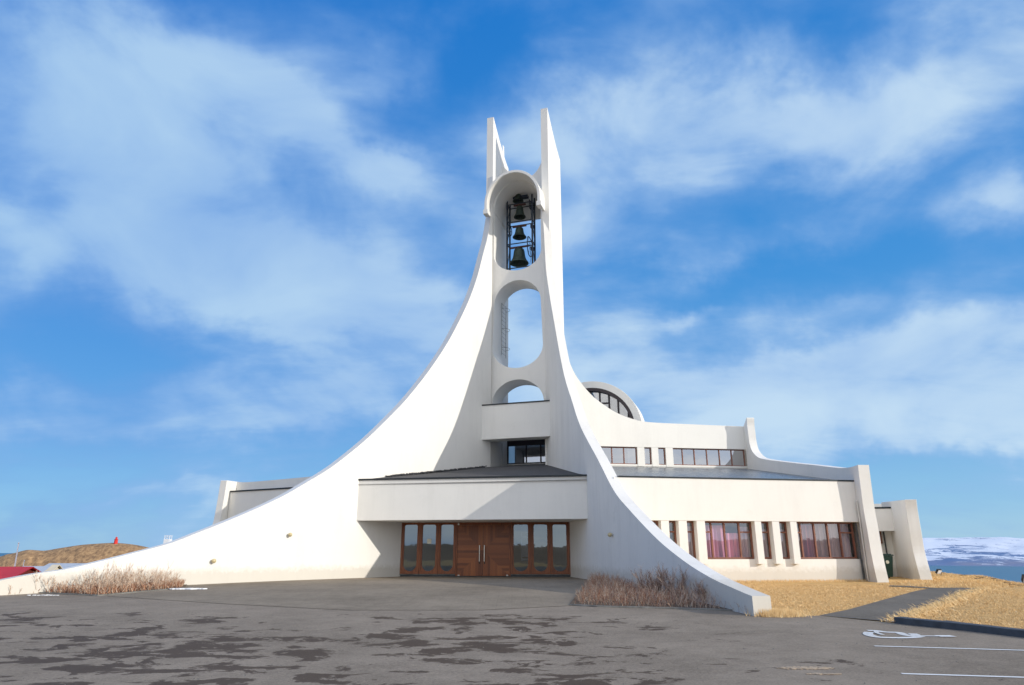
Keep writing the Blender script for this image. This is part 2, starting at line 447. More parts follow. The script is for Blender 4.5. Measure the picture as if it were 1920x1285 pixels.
# ---- the right fin
right_edge = [(1016.2, 390), (1019.5, 430), (1023.5, 500), (1030, 550), (1038, 598), (1056, 696), (1072.5, 752), (1089, 801), (1121.6, 863), (1151, 920), (1180, 956), (1230, 1009), (1279.6, 1050), (1329, 1081.6), (1379, 1105), (1410, 1118)]
pts = surf_curve(PR, right_edge)
zr = PR.sz(1016, 365); er = PR.sz(1411, 1118)
poly = [PR.at(zr[0], PR.sz(1016, 330)[1])] + pts + [PR.at(er[0], GZ), PR.at(zr[0], GZ)]
m = MB(); m.prism(poly, outR * TH); RF = m.build('sweeping_fin', M['white2'], ch, bevel=.02)
# ---- tower piers with horned tops
cL0 = Vector((cL.x, cL.y, 0)); cR0 = Vector((cR.x, cR.y, 0))
def pier(c0, side, ztop, zback, xside):
    """profile in (back, z); side = outward vector"""
    prof = [(0, ztop), (.06, ztop)]
    for k in range(1, 13):
        t = k / 12; prof.append((.06 + (D - .06) * t, zback + (ztop - zback) * (1 - t) ** 1.35))
    pts = [c0 + ax_b * a + Vector((0, 0, z)) for a, z in prof] + [c0 + ax_b * D + Vector((0, 0, GZ)), c0 + Vector((0, 0, GZ))]
    m = MB(); m.prism(pts, side * TH); return m.build('tower_pier', M['white'], ch, bevel=.02)
zLt = TP.sz(924.8, 220)[1]; zLb = TPb(D).sz(945, 318)[1]
PRo = Plane(cR0 + ax_r * TH, ax_b)
zRt = TP.sz(1023, 203)[1]; zRb = TPb(D).sz(1050, 300)[1]
zt = (zLt + zRt) / 2
print('LAYOUT horn tops', zLt, zRt, 'backs', zLb, zRb)
pier(cL0 - ax_b * .012, -ax_r, zLt, zLb, 0); pier(cR0 - ax_b * .012, ax_r, zRt, zRb, 0)
# ---- cross wall with the round-headed openings
def tp(x, y, off=0.0):
    return TP.sz(x, y) if off == 0 else TPb(off).sz(x, y)
zspring = TP.sz(970, 392)[1]
ztopw = zspring
def TPat(a, z, off=0.0): 
    P = TP.A + TP.d * a + ax_b * off; return Vector((P.x, P.y, z))
xm = TW / 2
def arcpts(cx, cz, rx, rz, t0, t1, n=20):
    return [(cx + rx * cos(radians(t0 + (t1 - t0) * k / n)), cz + rz * sin(radians(t0 + (t1 - t0) * k / n))) for k in range(n + 1)]
zb1 = tp(970, 506.8)[1]; rx1 = TW / 2 - .10
z2t = tp(973, 525)[1]; z2b = tp(971, 690)[1]; z3t = tp(970.7, 711)[1]; z3b = tp(970, 757)[1]
print('LAYOUT z: spring', zspring, 'bell bottom', zb1, 'mid', z2t, z2b, 'low', z3t, z3b)
outer = [(-.0, GZ + 1), (-.0, ztopw)]
# belfry notch open at the top
outer += [(xm - rx1, ztopw)] + [(x, z) for x, z in arcpts(xm, zb1 + rx1 * .80, rx1, rx1 * .80, 180, 360, 28)] + [(xm + rx1, ztopw)]
outer += [(TW, ztopw), (TW, GZ + 1)]
cx2 = TP.sz(973, 600)[0]
ra, rb = TW / 2 * .90, TW / 2 * .96
h2 = arcpts(xm, z2t - ra, ra, ra, 0, 180, 24) + arcpts(xm, z2b + rb * .85, rb, rb * .85, 180, 360, 24)
r3 = TW / 2 * .97
h3 = arcpts(xm, z3b - .02, r3, z3t - z3b, 0, 180, 28)
zrec = (tp(903, 824)[1] + tp(1018, 819)[1]) / 2
zpanT = (tp(903, 761)[1] + tp(1021, 754)[1]) / 2
# recess opening under the band
h4 = [(.02, GZ + 1.5), (TW - .02, GZ + 1.5), (TW - .02, zrec + .1), (.02, zrec + .1)]
m = MB(); wd = 1.55
m.prism_holes([TPat(a, z) for a, z in outer], [[TPat(a, z) for a, z in h] for h in (h2, h3, h4)], ax_b * wd)
m.build('cross_wall', M['white'], ch, smooth=30)
# tower band (panel) in front of the cross wall
bl = PL.sz(903.5, 790); 
BPl = Plane(PL.at(bl[0], 0), ax_r)
aR1 = isect(BPl, PR); zt1 = BPl.sz(903, 761)[1]; zt2 = BPl.sz(1018, 754)[1]; zb_ = (BPl.sz(903, 824)[1] + BPl.sz(1018, 819.5)[1]) / 2
zt1 = (zt1 + zt2) / 2
bd = (cL0 - BPl.at(0, 0)).dot(ax_b)
m = MB()
m.prism([BPl.at(0, zb_), BPl.at(aR1, zb_), BPl.at(aR1, zt1), BPl.at(0, zt1)], ax_b * (bd + .02)); m.build('tower_band', M['white'], ch)
m = MB(); m.prism([BPl.at(0.0, zt1 + .002, ) - ax_b * .04, BPl.at(aR1, zt1 + .002) - ax_b * .04, BPl.at(aR1, zt1 + .07) - ax_b * .04, BPl.at(0, zt1 + .07) - ax_b * .04], ax_b * (bd + D * .98)); m.build('roof_flashing', M['flash'], ch)
print('LAYOUT band', aR1, zb_, zt1, 'front of wall by', bd)
# ---- recessed upper window under the band
RW = TPb(D * .96 + .01)
zr0 = RW.sz(980, 868)[1]; zr1 = RW.sz(980, 836)[1]
fr = MB(); fr.pbox(RW, 0.0, TW, zr1 - .02, zrec + .6, -.06 if RW.n.y < 0 else .0, .06)
w_ = TW
cols = [0, w_ * .36, w_ * .66, w_ * .96]
f = MB()
fo = .05
for a in [0.0, .36 * w_, .64 * w_, .93 * w_]: f.pbox(RW, a, a + .07, zr0, zr1, -fo, fo)
f.pbox(RW, 0, w_, zr0 - .07, zr0, -fo, fo); f.pbox(RW, 0, w_, zr1, zr1 + .45, -fo, fo)
wn = f.build('window', M['darkframe'], ch)
g = MB(); g.quad(RW.at(.07, zr0), RW.at(w_ , zr0), RW.at(w_, zr1), RW.at(.07, zr1)); g.build('pane', M['glassup'], wn)
f = MB(); f.pbox(RW, 0, w_, zr0 - .14, zr0 - .07, -.12, .12); f.build('window_sill', M['white'], ch)
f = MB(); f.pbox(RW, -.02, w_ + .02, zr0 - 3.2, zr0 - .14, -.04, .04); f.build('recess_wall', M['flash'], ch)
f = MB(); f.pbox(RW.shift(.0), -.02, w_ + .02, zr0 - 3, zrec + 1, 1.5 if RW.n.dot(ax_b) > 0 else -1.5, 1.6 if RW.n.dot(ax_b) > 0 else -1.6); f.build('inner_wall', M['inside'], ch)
# drain pipe in the recess corner
f = MB(); P = TPat(.10, 0, D * .55); f.tube((P.x, P.y, zr0 - .3), (P.x, P.y, zrec), .035); f.build('drain_pipe', M['steel'], ch)
# ---- belfry hood: a stilted barrel vault
yh0 = -1.05; hx = TW / 2 + .17; hth = .17
HP = TPb(yh0)
zh_b = (HP.sz(918, 393)[1] + HP.sz(1018, 383)[1]) / 2; zh_t = HP.sz(958, 319.7)[1]
print('LAYOUT hood', zh_b, zh_t, hx)
def hoodprof(off, n=28):
    R = hx - off; zt_ = zh_t - off; zs = zt_ - R * 1.12
    return [(xm - R, zh_b)] + [(xm + R * cos(radians(180 - 180 * k / n)), zs + R * 1.12 * sin(radians(180 * k / n))) for k in range(n + 1)] + [(xm + R, zh_b)]
prof = hoodprof(0) + hoodprof(hth)[::-1]
m = MB(); m.prism([TPat(a, z, yh0) for a, z in prof], ax_b * (-.0 - yh0 + .01)); m.build('belfry_hood', M['white'], ch, smooth=40, bevel=.015)
hx2 = TW / 2 + .0
def hp2(off, n=28):
    R = hx2 - off; zt_ = zh_t - off - .06; zs = zt_ - R * 1.2
    return [(xm - R, zspring)] + [(xm + R * cos(radians(180 - 180 * k / n)), zs + R * 1.2 * sin(radians(180 * k / n))) for k in range(n + 1)] + [(xm + R, zspring)]
m = MB(); m.prism([TPat(a, z, .012) for a, z in hp2(.0) + hp2(.13)[::-1]], ax_b * (D - .1)); m.build('belfry_vault', M['white'], ch, smooth=40)
for sgn, xa in ((-1, xm - hx), (1, xm + hx)):
    m = MB(); a0, a1 = sorted((xa + sgn * .07, xa - sgn * .24))
    m.prism([TPat(a0, zh_b - .14, yh0 - .03), TPat(a1, zh_b - .14, yh0 - .03), TPat(a1, zh_b + .16, yh0 - .03), TPat(a0, zh_b + .16, yh0 - .03)], ax_b * .5); m.build('corbel', M['white'], ch, bevel=.015)
# back wall of the belfry
zbk = TPb(D - .2).sz(985, 414)[1]
m = MB(); pr = hp2(.12); pr[0] = (pr[0][0], zbk); pr[-1] = (pr[-1][0], zbk)
m.prism([TPat(a, z, D - .25) for a, z in pr], ax_b * .16); m.build('belfry_back_wall', M['white'], ch)
# saddle wall between the horns
so = D * .60; SP = TPb(so)
sad = [(931, 281), (936, 297), (942, 310), (949, 318), (962, 330), (980, 334), (996, 330), (1006, 321), (1013, 309), (1018, 296)]
sp_ = catmull([SP.sz(x, y) for x, y in sad], 5)
va = hp2(0.0)[1:-1]
def vz(a):
    for (a0, z0), (a1, z1) in zip(va[:-1], va[1:]):
        if a0 <= a <= a1: return z0 + (z1 - z0) * (a - a0) / max(1e-6, a1 - a0)
    return zspring
topc = [(0.0, sp_[0][1] + .3)] + [(a, max(z, vz(a) + .03)) for a, z in sp_ if .02 < a < TW - .02] + [(TW, sp_[-1][1] + .2)]
m = MB(); m.prism([TPat(a, z, so) for a, z in topc] + [TPat(a, z - .04, so) for a, z in va[::-1]], ax_b * .3)
m.build('saddle_wall', M['white'], ch, smooth=40)

# ---- entrance canopy
zTL = CP.sz(673, 901)[1]; zTR = CP.sz(1101, 893)[1]
DL = PL.hit(750, 1080); DR = PR.hit(1070, 1088)
DP = Plane((DL.x, DL.y), (DR.x - DL.x, DR.y - DL.y)); DW = (Vector((DR.x - DL.x, DR.y - DL.y, 0))).length
print('LAYOUT door plane yaw', math.degrees(math.atan2(-DP.d.y, DP.d.x)), 'W', DW, 'canopy yaw', math.degrees(math.atan2(-CP.d.y, CP.d.x)), 'tops', zTL, zTR, zc)
bk = ax_b
CW = (Vector((Rc.x - Lc.x, Rc.y - Lc.y, 0))).length
fc = [CP.at(0, 0), CP.at(CW, 0), DP.at(DW + .1, 0), DP.at(-.1, 0)]
zT = (zTL + zTR) / 2
m = MB(); m.prism([Vector((p.x, p.y, zc)) for p in fc], Vector((0, 0, zT - .1 - zc))); 
# keep exact front top edge slopes
m2 = MB(); m2.v = [(*fc[0].xy, zc), (*fc[1].xy, zc), (*fc[2].xy, zc), (*fc[3].xy, zc), (*fc[0].xy, zTL), (*fc[1].xy, zTR), (*fc[2].xy, zTR + .02), (*fc[3].xy, zTL + .02)]
m2.f = [(0, 1, 2, 3), (4, 5, 6, 7), (0, 1, 5, 4), (1, 2, 6, 5), (2, 3, 7, 6), (3, 0, 4, 7)]
m2.build('entrance_canopy', M['white'], ch, bevel=.012)
# roof above the lobby, rising to the tower
rl = [(672, 900.5), (720, 895), (800, 887.5), (860, 881), (905, 876.5)]
rr = [(1100.5, 890.8), (1085, 888.5), (1060, 881.5), (1035, 874.5), (1019, 870.5)]
Lp = [PL.hit(*p) for p in rl]; Rp = [PR.hit(*p) for p in rr]
Lp.append(Vector((*(cL0 + ax_b * (D - .1)).xy, Lp[-1].z + .05))); Rp.append(Vector((*(cR0 + ax_b * (D - .1)).xy, Rp[-1].z + .05)))
m = MB()
for k in range(len(Lp) - 1): m.quad(Lp[k], Rp[k], Rp[k+1], Lp[k+1])
for k in range(len(Lp) - 1): m.quad(Lp[k] - Vector((0, 0, .2)), Rp[k] - Vector((0, 0, .2)), Rp[k+1] - Vector((0, 0, .2)), Lp[k+1] - Vector((0, 0, .2)))
rf = m.build('canopy_roof', M['gravelroof'], ch)
m = MB(); A, B = Lp[0] , Rp[0]; off = -ax_b * .012
A = Vector((A.x, A.y, zTL)) + off; B = Vector((B.x, B.y, zTR)) + off
m.prism([A + Vector((0, 0, .003)), B + Vector((0, 0, .003)), B + Vector((0, 0, .065)), A + Vector((0, 0, .065))], ax_b * .16); m.build('roof_flashing', M['flash'], ch)
# gravel ridge along the left roof edge, string lights on thin posts
m = MB(); rng = random.Random(5)
q0 = Lp[1]; q1 = Lp[4]
for k in range(330):
    t = rng.random() ** .9; P = q0.lerp(q1, t) - outL * rng.uniform(.03, .30) + Vector((0, 0, rng.uniform(0, .05))); s = rng.uniform(.02, .05)
    m.box(P, (s, 0, 0), (0, s, 0), (0, 0, s * .7))
tag(m.build('roof_gravel_edge', M['gravelroof'], rf), kind='stuff')
# ---- lobby room
lb = 4.2
inn = [DP.at(-.3, 0), DP.at(DW + .3, 0)]
def onL(depth):   # point on left fin plane a distance behind the door plane
    q = DP.shift(depth if DP.n.dot(ax_b) > 0 else -depth); return q.at(isect(q, PL), 0), q.at(isect(q, PR), 0)
bl_, br_ = onL(lb)
m = MB(); m.quad((bl_.x, bl_.y, .3), (br_.x, br_.y, .3), (br_.x, br_.y, 5), (bl_.x, bl_.y, 5)); m.build('lobby_back_wall', M['inside'], ch)
FZ = .505
m = MB(); m.quad((DL.x, DL.y, FZ), (DR.x, DR.y, FZ), (br_.x, br_.y, FZ), (bl_.x, bl_.y, FZ)); m.build('lobby_floor', M['floorin'], ch)
m = MB(); m.quad((DL.x, DL.y, zc + .05), (DR.x, DR.y, zc + .05), (br_.x, br_.y, zc + .05), (bl_.x, bl_.y, zc + .05)); m.build('lobby_ceiling', M['inside'], ch)
# ---- entrance front: panels with round-ended glass, double door
sgn = 1 if DP.n.dot(ax_b) > 0 else -1
def dpx(x, y=1030): return DP.sz(x, y)[0]
zdoor0 = .52
zpb = DP.sz(770, 1074)[1]
zpb2 = DP.sz(1030, 1079)[1]; zpb = (zpb + zpb2) / 2
zhead = zc - .004
edges_l = [752.2, 786.5, 821.5, 854.5]; edges_r = [957.5, 995.5, 1031.5, 1067.5]
def boardpt(a, z, o): return DP.at(a, z, o * sgn)
def panel(x0, x1):
    a0, a1 = dpx(x0) + .006, dpx(x1) - .006
    w = a1 - a0; ca = (a0 + a1) / 2; rad = w * .36
    outer = [(a0, zpb), (a1, zpb), (a1, zhead), (a0, zhead)]
    hole = arcpts(ca + rad * .72, zhead - .10 - rad * .28, rad * .28, rad * .28, 0, 90, 5) + arcpts(ca - rad * .72, zhead - .10 - rad * .28, rad * .28, rad * .28, 90, 180, 5) + arcpts(ca, zpb + .12 + rad, rad, rad, 180, 360, 16)
    m = MB(); m.prism_holes([boardpt(a, z, 0) for a, z in outer], [[boardpt(a, z, 0) for a, z in hole]], boardpt(a0, zpb, .09) - boardpt(a0, zpb, 0))
    f = m.build('glazed_panel', M['wood'], ch)
    # raised frame at the sides
    m = MB()
    for (q0, q1) in ((a0, a0 + .07), (a1 - .07, a1)): m.prism([boardpt(q0, zpb, -.035), boardpt(q1, zpb, -.035), boardpt(q1, zpb, .0), boardpt(q0, zpb, .0)], Vector((0, 0, zhead - zpb)))
    m.prism([boardpt(a0 + .07, zpb, -.035), boardpt(a1 - .07, zpb, -.035), boardpt(a1 - .07, zpb, 0), boardpt(a0 + .07, zpb, 0)], Vector((0, 0, .06)))
    m.build('moulding', M['wood'], f)
    g = MB(); g.quad(*[boardpt(a, z, .045) for a, z in ((ca - rad * 1.05, zpb + .08), (ca + rad * 1.05, zpb + .08), (ca + rad * 1.05, zhead - .05), (ca - rad * 1.05, zhead - .05))]); g.build('pane', M['glassdoor'], f)
for e in (edges_l, edges_r):
    for x0, x1 in zip(e[:-1], e[1:]): panel(x0, x1)
# posts beside the door and at the walls, head beam, plinth
def post(x0, x1, z0, name='door_post'):
    m = MB(); a0, a1 = dpx(x0), dpx(x1); m.prism([boardpt(a0, z0, -.03), boardpt(a1, z0, -.03), boardpt(a1, z0, .10), boardpt(a0, z0, .10)], Vector((0, 0, zhead - z0))); m.build(name, M['wood'], ch)
post(854.7, 857.2, zdoor0); post(954.8, 957.3, zdoor0); post(749, 752, zpb - .05); post(1067.7, 1070.5, zpb - .05)
for x0, x1 in ((749, 854.5), (957.5, 1071)):
    m = MB(); a0, a1 = dpx(x0), dpx(x1); m.prism([boardpt(a0, .2, .0), boardpt(a1, .2, .0), boardpt(a1, .2, .2), boardpt(a0, .2, .2)], Vector((0, 0, zpb - .2 - .006))); m.build('plinth', M['plinth'], ch)
for x0, x1 in ((749, 854.5), (957.5, 1071)):
    m = MB(); a0, a1 = dpx(x0), dpx(x1); m.prism([boardpt(a0, zpb - .035, -.05), boardpt(a1, zpb - .035, -.05), boardpt(a1, zpb - .035, -.002), boardpt(a0, zpb - .035, -.002)], Vector((0, 0, .03))); m.build('sill_strip', M['kerb'], ch)
# doors: boards laid in a cross pattern (diagonal quarters) on each pair
zdt = zhead - .13
def clip_half(poly, nx, nz, c):
    out = []
    for i in range(len(poly)):
        p, q = poly[i], poly[(i+1) % len(poly)]; dp_ = nx*p[0] + nz*p[1] - c; dq = nx*q[0] + nz*q[1] - c
        if dp_ >= 0: out.append(p)
        if (dp_ >= 0) != (dq >= 0):
            t = dp_ / (dp_ - dq); out.append((p[0] + (q[0]-p[0])*t, p[1] + (q[1]-p[1])*t))
    return out
mid = dpx(905.5)
A0, A1 = dpx(857.4), dpx(954.6)
czd = (zdoor0 + zdt) / 2
hw = (A1 - A0) / 2; hh = (zdt - zdoor0) / 2
for (a0, a1, hside) in ((A0, mid - .006, -1), (mid + .006, A1, 1)):
    bmm = MB(); 
    bmm.prism([boardpt(a0, zdoor0, .03), boardpt(a1, zdoor0, .03), boardpt(a1, zdoor0, .07), boardpt(a0, zdoor0, .07)], Vector((0, 0, zdt - zdoor0)))
    dr = bmm.build('entrance_door', M['wood'], ch)
    bb = MB(); bw = .115
    leaf = [(a0, zdoor0), (a1, zdoor0), (a1, zdt), (a0, zdt)]
    # upper/lower triangles vertical boards, side triangles horizontal boards
    for k in range(-14, 15):
        x0 = mid + k * bw; col = clip_half(clip_half(leaf, 1, 0, x0 + .003), -1, 0, -(x0 + bw - .003))
        if len(col) < 3: continue
        for s_ in (1, -1):
            # |x-mid|/hw < |z-cz|/hh and z on side s_
            pc = clip_half(col, 0, s_, s_ * czd)
            pc = clip_half(pc, -1/hw, s_/hh, -mid/hw + s_*czd/hh) if len(pc) > 2 else pc
            pc = clip_half(pc, 1/hw, s_/hh, mid/hw + s_*czd/hh) if len(pc) > 2 else pc
            if len(pc) > 2: bb.prism([boardpt(a, z, .012) for a, z in pc], boardpt(0, 0, .018) - boardpt(0, 0, 0))
    for k in range(-14, 15):
        z0 = czd + k * bw; row = clip_half(clip_half(leaf, 0, 1, z0 + .003), 0, -1, -(z0 + bw - .003))
        if len(row) < 3: continue
        pc = clip_half(row, hside/hw, 1/hh, hside*mid/hw + czd/hh); pc = clip_half(pc, hside/hw, -1/hh, hside*mid/hw - czd/hh) if len(pc) > 2 else pc
        if len(pc) > 2: bb.prism([boardpt(a, z, .012) for a, z in pc], boardpt(0, 0, .018) - boardpt(0, 0, 0))
    bb.build('door_boards', M['board'], dr)
    hxp = 899.5 if hside < 0 else 908.5
    ha = dpx(hxp); hz0 = DP.sz(hxp, 1053)[1]; hz1 = DP.sz(hxp, 1022.5)[1]
    h = MB(); h.tube(boardpt(ha, hz0, -.07), boardpt(ha, hz1, -.07), .026, n=10)
    for z in (hz0 + .07, hz1 - .07): h.tube(boardpt(ha, z, -.07), boardpt(ha, z, .012), .014, n=8)
    h.build('handle', M['steel'], dr, smooth=40)
    h = MB(); h.box(boardpt(ha, hz0 - .07, .008), DP.d * .025, DP.n * .006, Vector((0, 0, .04))); h.build('lock_plate', M['black'], dr)
    h = MB(); h.box(boardpt(a0 + .09 if hside < 0 else a1 - .09, zdoor0 + .025, -.0), DP.d * .045, DP.n * .02, Vector((0, 0, .025))); h.build('door_stop', M['steel'], dr)
m = MB(); m.prism([boardpt(A0, zdt + .006, -.02), boardpt(A1, zdt + .006, -.02), boardpt(A1, zdt + .006, .08), boardpt(A0, zdt + .006, .08)], Vector((0, 0, zhead - zdt - .006))); m.build('door_head', M['wood'], ch)
m = MB(); m.tube(boardpt(dpx(859), zdt - .05 + .1, -.05), boardpt(dpx(859), zdt + .05, -.02), .045, n=12); m.build('door_alarm', M['steel'], ch)
m = MB(); m.prism([boardpt(A0 - .05, .40, -.12), boardpt(A1 + .05, .40, -.12), boardpt(A1 + .05, .40, .1), boardpt(A0 - .05, .40, .1)], Vector((0, 0, .105))); m.build('door_step', M['plinth'], ch)
# notice on the second panel
na = DP.sz(804.5, 1015)
m = MB(); m.prism([boardpt(na[0] - .105, na[1] - .11, .035), boardpt(na[0] + .105, na[1] - .11, .035), boardpt(na[0] + .105, na[1] + .11, .035), boardpt(na[0] - .105, na[1] + .11, .035)], boardpt(0, 0, .004) - boardpt(0, 0, 0))
tag(m.build('paper_notice', M['paper']), 'small cream paper notice stuck on the second glass panel left of the doors', 'notice')
# things seen through the glass
def bright_window():  # pale board stands in for daylight through a rear window of the lobby
    q = 1.1
    Pq = lambda a, z: boardpt(a, z, q)
    a0 = dpx(974) ; a1 = dpx(989.5); c = (a0 + a1) / 2; zt_ = zc - .02; z0 = DP.sz(980, 1052)[1]
    m = MB()
    zz = zc - .5
    hs = [(a0, z0), (a1, z0), (a1, zc - .25), (c + .12, zc - .08), (c, zc - .0), (c - .12, zc - .08), (a0, zc - .25)]
    wz = zc - z0 - .3
    def rect(f0, f1): return [(a0 + .05, z0 + wz * f0), (a0 + .05, z0 + wz * f1), (a1 - .05, z0 + wz * f1), (a1 - .05, z0 + wz * f0)]
    m.prism_holes([Pq(a, z) for a, z in hs], [[Pq(a, z) for a, z in rect(.07, .12)], [Pq(a, z) for a, z in rect(.50, .72)], [Pq(a, z) for a, z in rect(.80, .88)]], boardpt(0, 0, .03) - boardpt(0, 0, 0))
    tag(m.build('bright_window_board', M['snow']), 'pale pointed-top board standing in for a daylit window, seen right of the wooden doors', 'window stand-in')
bright_window()
P = boardpt(dpx(850), .5, 1.3)
pf = empty('potted_flowers', (P.x, P.y, .5)); tag(pf, 'pot of pale flowers standing inside the glass just left of the wooden doors', 'flowers')
m = MB(); rng = random.Random(3)
for k in range(34):
    c = Vector((P.x, P.y, .9)) + Vector((rng.uniform(-.22, .22), rng.uniform(-.2, .2), rng.uniform(-.25, .35))); m.lathe(c, [(0, -.05), (.05, -.02), (.055, .02), (0, .05)], 7)
m.build('blossoms', M['snow'], pf)
m = MB(); m.tube((P.x, P.y, .5), (P.x, P.y, .75), .12, .16, 12); m.build('pot', M['orange'] if 'orange' in M else M['brown'], pf)

# ---- the upper side wall: sweeps from the tower to the right
wc = cR0 + ax_r * TH + ax_b * D
yw = radians(8.5); WP = Plane(wc, (cos(yw), sin(yw)))
woff = WP.n if WP.n.y > 0 else -WP.n
wcurve = [(1055.0, 560), (1055.6, 590), (1056.3, 612), (1058, 633), (1061, 652), (1065.5, 671), (1071.5, 688), (1079, 703), (1089, 717.5), (1104, 735.5), (1121.6, 751.6), (1154, 773), (1187, 786), (1219.6, 792), (1300, 796), (1360, 798.5), (1400, 800)]
zhw = (WP.sz(1125, 836)[1] + WP.sz(1396, 843.5)[1]) / 2
zsw = (WP.sz(1143, 868)[1] + WP.sz(1395, 876)[1]) / 2
cv = catmull([WP.sz(x, y) for x, y in wcurve], 6)
aE = cv[-1][0]
poly = [(cv[0][0] - .0, cv[0][1] + .5)] + cv + [(aE, zhw), (cv[0][0], zhw)]
m = MB(); m.prism([WP.at(a, z) for a, z in poly], woff * .45); m.build('upper_side_wall', M['white'], ch, bevel=.015)
print('LAYOUT W wall len', aE, 'window head/sill z', zhw, zsw, 'end', WP.at(aE, 0)[:])
wsg = 1 if woff.dot(WP.n) > 0 else -1
def wx(x, y=855): return WP.sz(x, y)[0]
for x0, x1 in ((1195.8, 1209), (1222.5, 1235), (1249, 1262.5)):
    m = MB(); a0, a1 = wx(x0), wx(x1); m.prism([WP.at(a0, zsw - .12, .012 * wsg), WP.at(a1, zsw - .12, .012 * wsg), WP.at(a1, zsw - .12, .4 * wsg), WP.at(a0, zsw - .12, .4 * wsg)], Vector((0, 0, zhw - zsw + .12 - .004))); m.build('pilaster', M['white'], ch)
def framed(pl, sg, a0, a1, z0, z1, mull, off, mat, gmat, parent, trans=(), fw=.05, side=None, tag_=None):
    f = MB(); o0, o1 = off * sg, (off + .08) * sg
    f.pbox(pl, a0, a1, z0, z0 + fw, o0, o1); f.pbox(pl, a0, a1, z1 - fw, z1, o0, o1)
    f.pbox(pl, a0, a0 + fw, z0 + fw, z1 - fw, o0, o1); f.pbox(pl, a1 - fw, a1, z0 + fw, z1 - fw, o0, o1)
    for a in mull: f.pbox(pl, a - fw / 2, a + fw / 2, z0 + fw, z1 - fw, o0, o1)
    for (ta, tb, tz) in trans: f.pbox(pl, ta + fw * .5, tb - fw * .5, tz - fw * .5, tz + fw * .5, o0 - .006 * sg, o1)
    w = f.build('window', mat, parent)
    g = MB(); g.quad(pl.at(a0 + .02, z0 + .02, (off + .05) * sg), pl.at(a1 - .02, z0 + .02, (off + .05) * sg), pl.at(a1 - .02, z1 - .02, (off + .05) * sg), pl.at(a0 + .02, z1 - .02, (off + .05) * sg)); g.build('pane', gmat, w)
    return w
for x0, x1, ml in ((1100, 1195.8, (1126, 1149, 1171.7)), (1209, 1222.5, ()), (1235, 1249, ()), (1262.5, 1398.5, (1281.7, 1304, 1327.5, 1351, 1374))):
    framed(WP, wsg, wx(x0), wx(x1), zsw, zhw - .004, [wx(q) for q in ml], .16, M['brown'], M['glassup'], ch, fw=.055)
f = MB(); f.pbox(WP, cv[0][0], aE, zsw - .11, zsw - .003, .03 * wsg, .4 * wsg); f.build('window_sill', M['white'], ch)
f = MB(); f.pbox(WP, cv[0][0], aE, -.3, zsw - .113, .06 * wsg, .4 * wsg); f.build('wall', M['white'], ch)
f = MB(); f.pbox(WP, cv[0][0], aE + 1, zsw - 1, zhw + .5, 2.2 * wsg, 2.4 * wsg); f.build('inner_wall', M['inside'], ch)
# ---- dome light behind the upper wall
Yd = 44.5; rd = ray(1107, 808); dc = EYE + rd * (Yd / rd.y); DM = Plane((dc.x, dc.y), ax_r)
Ro = DM.sz(1205, 808)[0]; Ri = Ro * .865
zd0 = dc.z
msg = 1 if DM.n.dot(ax_b) > 0 else -1
prof = arcpts(0, zd0, Ro, Ro * .98, 0, 180, 40) + arcpts(0, zd0, Ri, Ri * .98, 180, 0, 40)
m = MB(); m.prism([DM.at(a, z) for a, z in prof], DM.n * msg * 1.9); m.build('barrel_dome', M['white'], ch, smooth=40, bevel=.02)
m = MB(); m.prism([DM.at(a, z) for a, z in arcpts(0, zd0, Ri * 1.0, Ri * .98, 0, 180, 40) + arcpts(0, zd0, Ri * .93, Ri * .91, 180, 0, 40)], DM.n * msg * .28)
for x in (1073, 1090, 1107.5, 1124.6, 1142, 1159, 1177.5):
    a = DM.sz(x, 780)[0]; 
    if abs(a) < Ri * .95:
        ht = sqrt(max(0, (Ri * .95) ** 2 - a * a)) * .98
        m.prism([DM.at(a - .055, zd0 - 1.2, .2 * msg), DM.at(a + .055, zd0 - 1.2, .2 * msg), DM.at(a + .055, zd0 - 1.2, .3 * msg), DM.at(a - .055, zd0 - 1.2, .3 * msg)], Vector((0, 0, ht + 1.2)))
a0, a1 = DM.sz(1125, 754)[0], DM.sz(1142, 754)[0]; zz = DM.sz(1133, 755)[1]
m.pbox(DM, a0, a1, zz - .05, zz + .05, .205 * msg, .31 * msg)
w = m.build('dome_window', M['darkframe'], ch)
m = MB(); m.prism([DM.at(a, z, .27 * msg) for a, z in [(-Ri * .97, zd0 - 1.2)] + arcpts(0, zd0, Ri * .96, Ri * .94, 180, 0, 30) + [(Ri * .97, zd0 - 1.2)]], DM.n * msg * .01); m.build('pane', M['glassup'], w)
m = MB(); m.prism([DM.at(a, z, 1.7 * msg) for a, z in arcpts(0, zd0, Ri * 1.02, Ri, 0, 180, 30)], DM.n * msg * .1); m.build('dome_back_wall', M['inside'], ch)
m = MB(); m.prism([DM.at(-Ro - 1.5, .5, .3), DM.at(Ro, .5, .3), DM.at(Ro, zd0 + .02, .3), DM.at(-Ro - 1.5, zd0 + .02, .3)], DM.n * msg * 4); m.build('nave_wall', M['white'], ch)

# ---- the lower side wing
yf = radians(10.0)
r0 = ray(1400, 1000); Pf = EYE + r0 * (28.2 / r0.y)
FP = Plane((Pf.x, Pf.y), (cos(yf), sin(yf)))
foff = FP.n if FP.n.y > 0 else -FP.n; fsg = 1 if foff.dot(FP.n) > 0 else -1
zf1 = (FP.sz(1200, 895)[1] + FP.sz(1400, 899.5)[1] + FP.sz(1590, 904)[1]) / 3
zf0 = (FP.sz(1230, 975.3)[1] + FP.sz(1600, 979.8)[1]) / 2
zfs = (FP.sz(1330, 1047.7)[1] + FP.sz(1600, 1048.6)[1]) / 2
aF0 = isect(FP, Plane(PR.A + outR * TH, PR.d)) - .2
print('LAYOUT wing start px', FP.sz(1163, 894)[0], aF0)
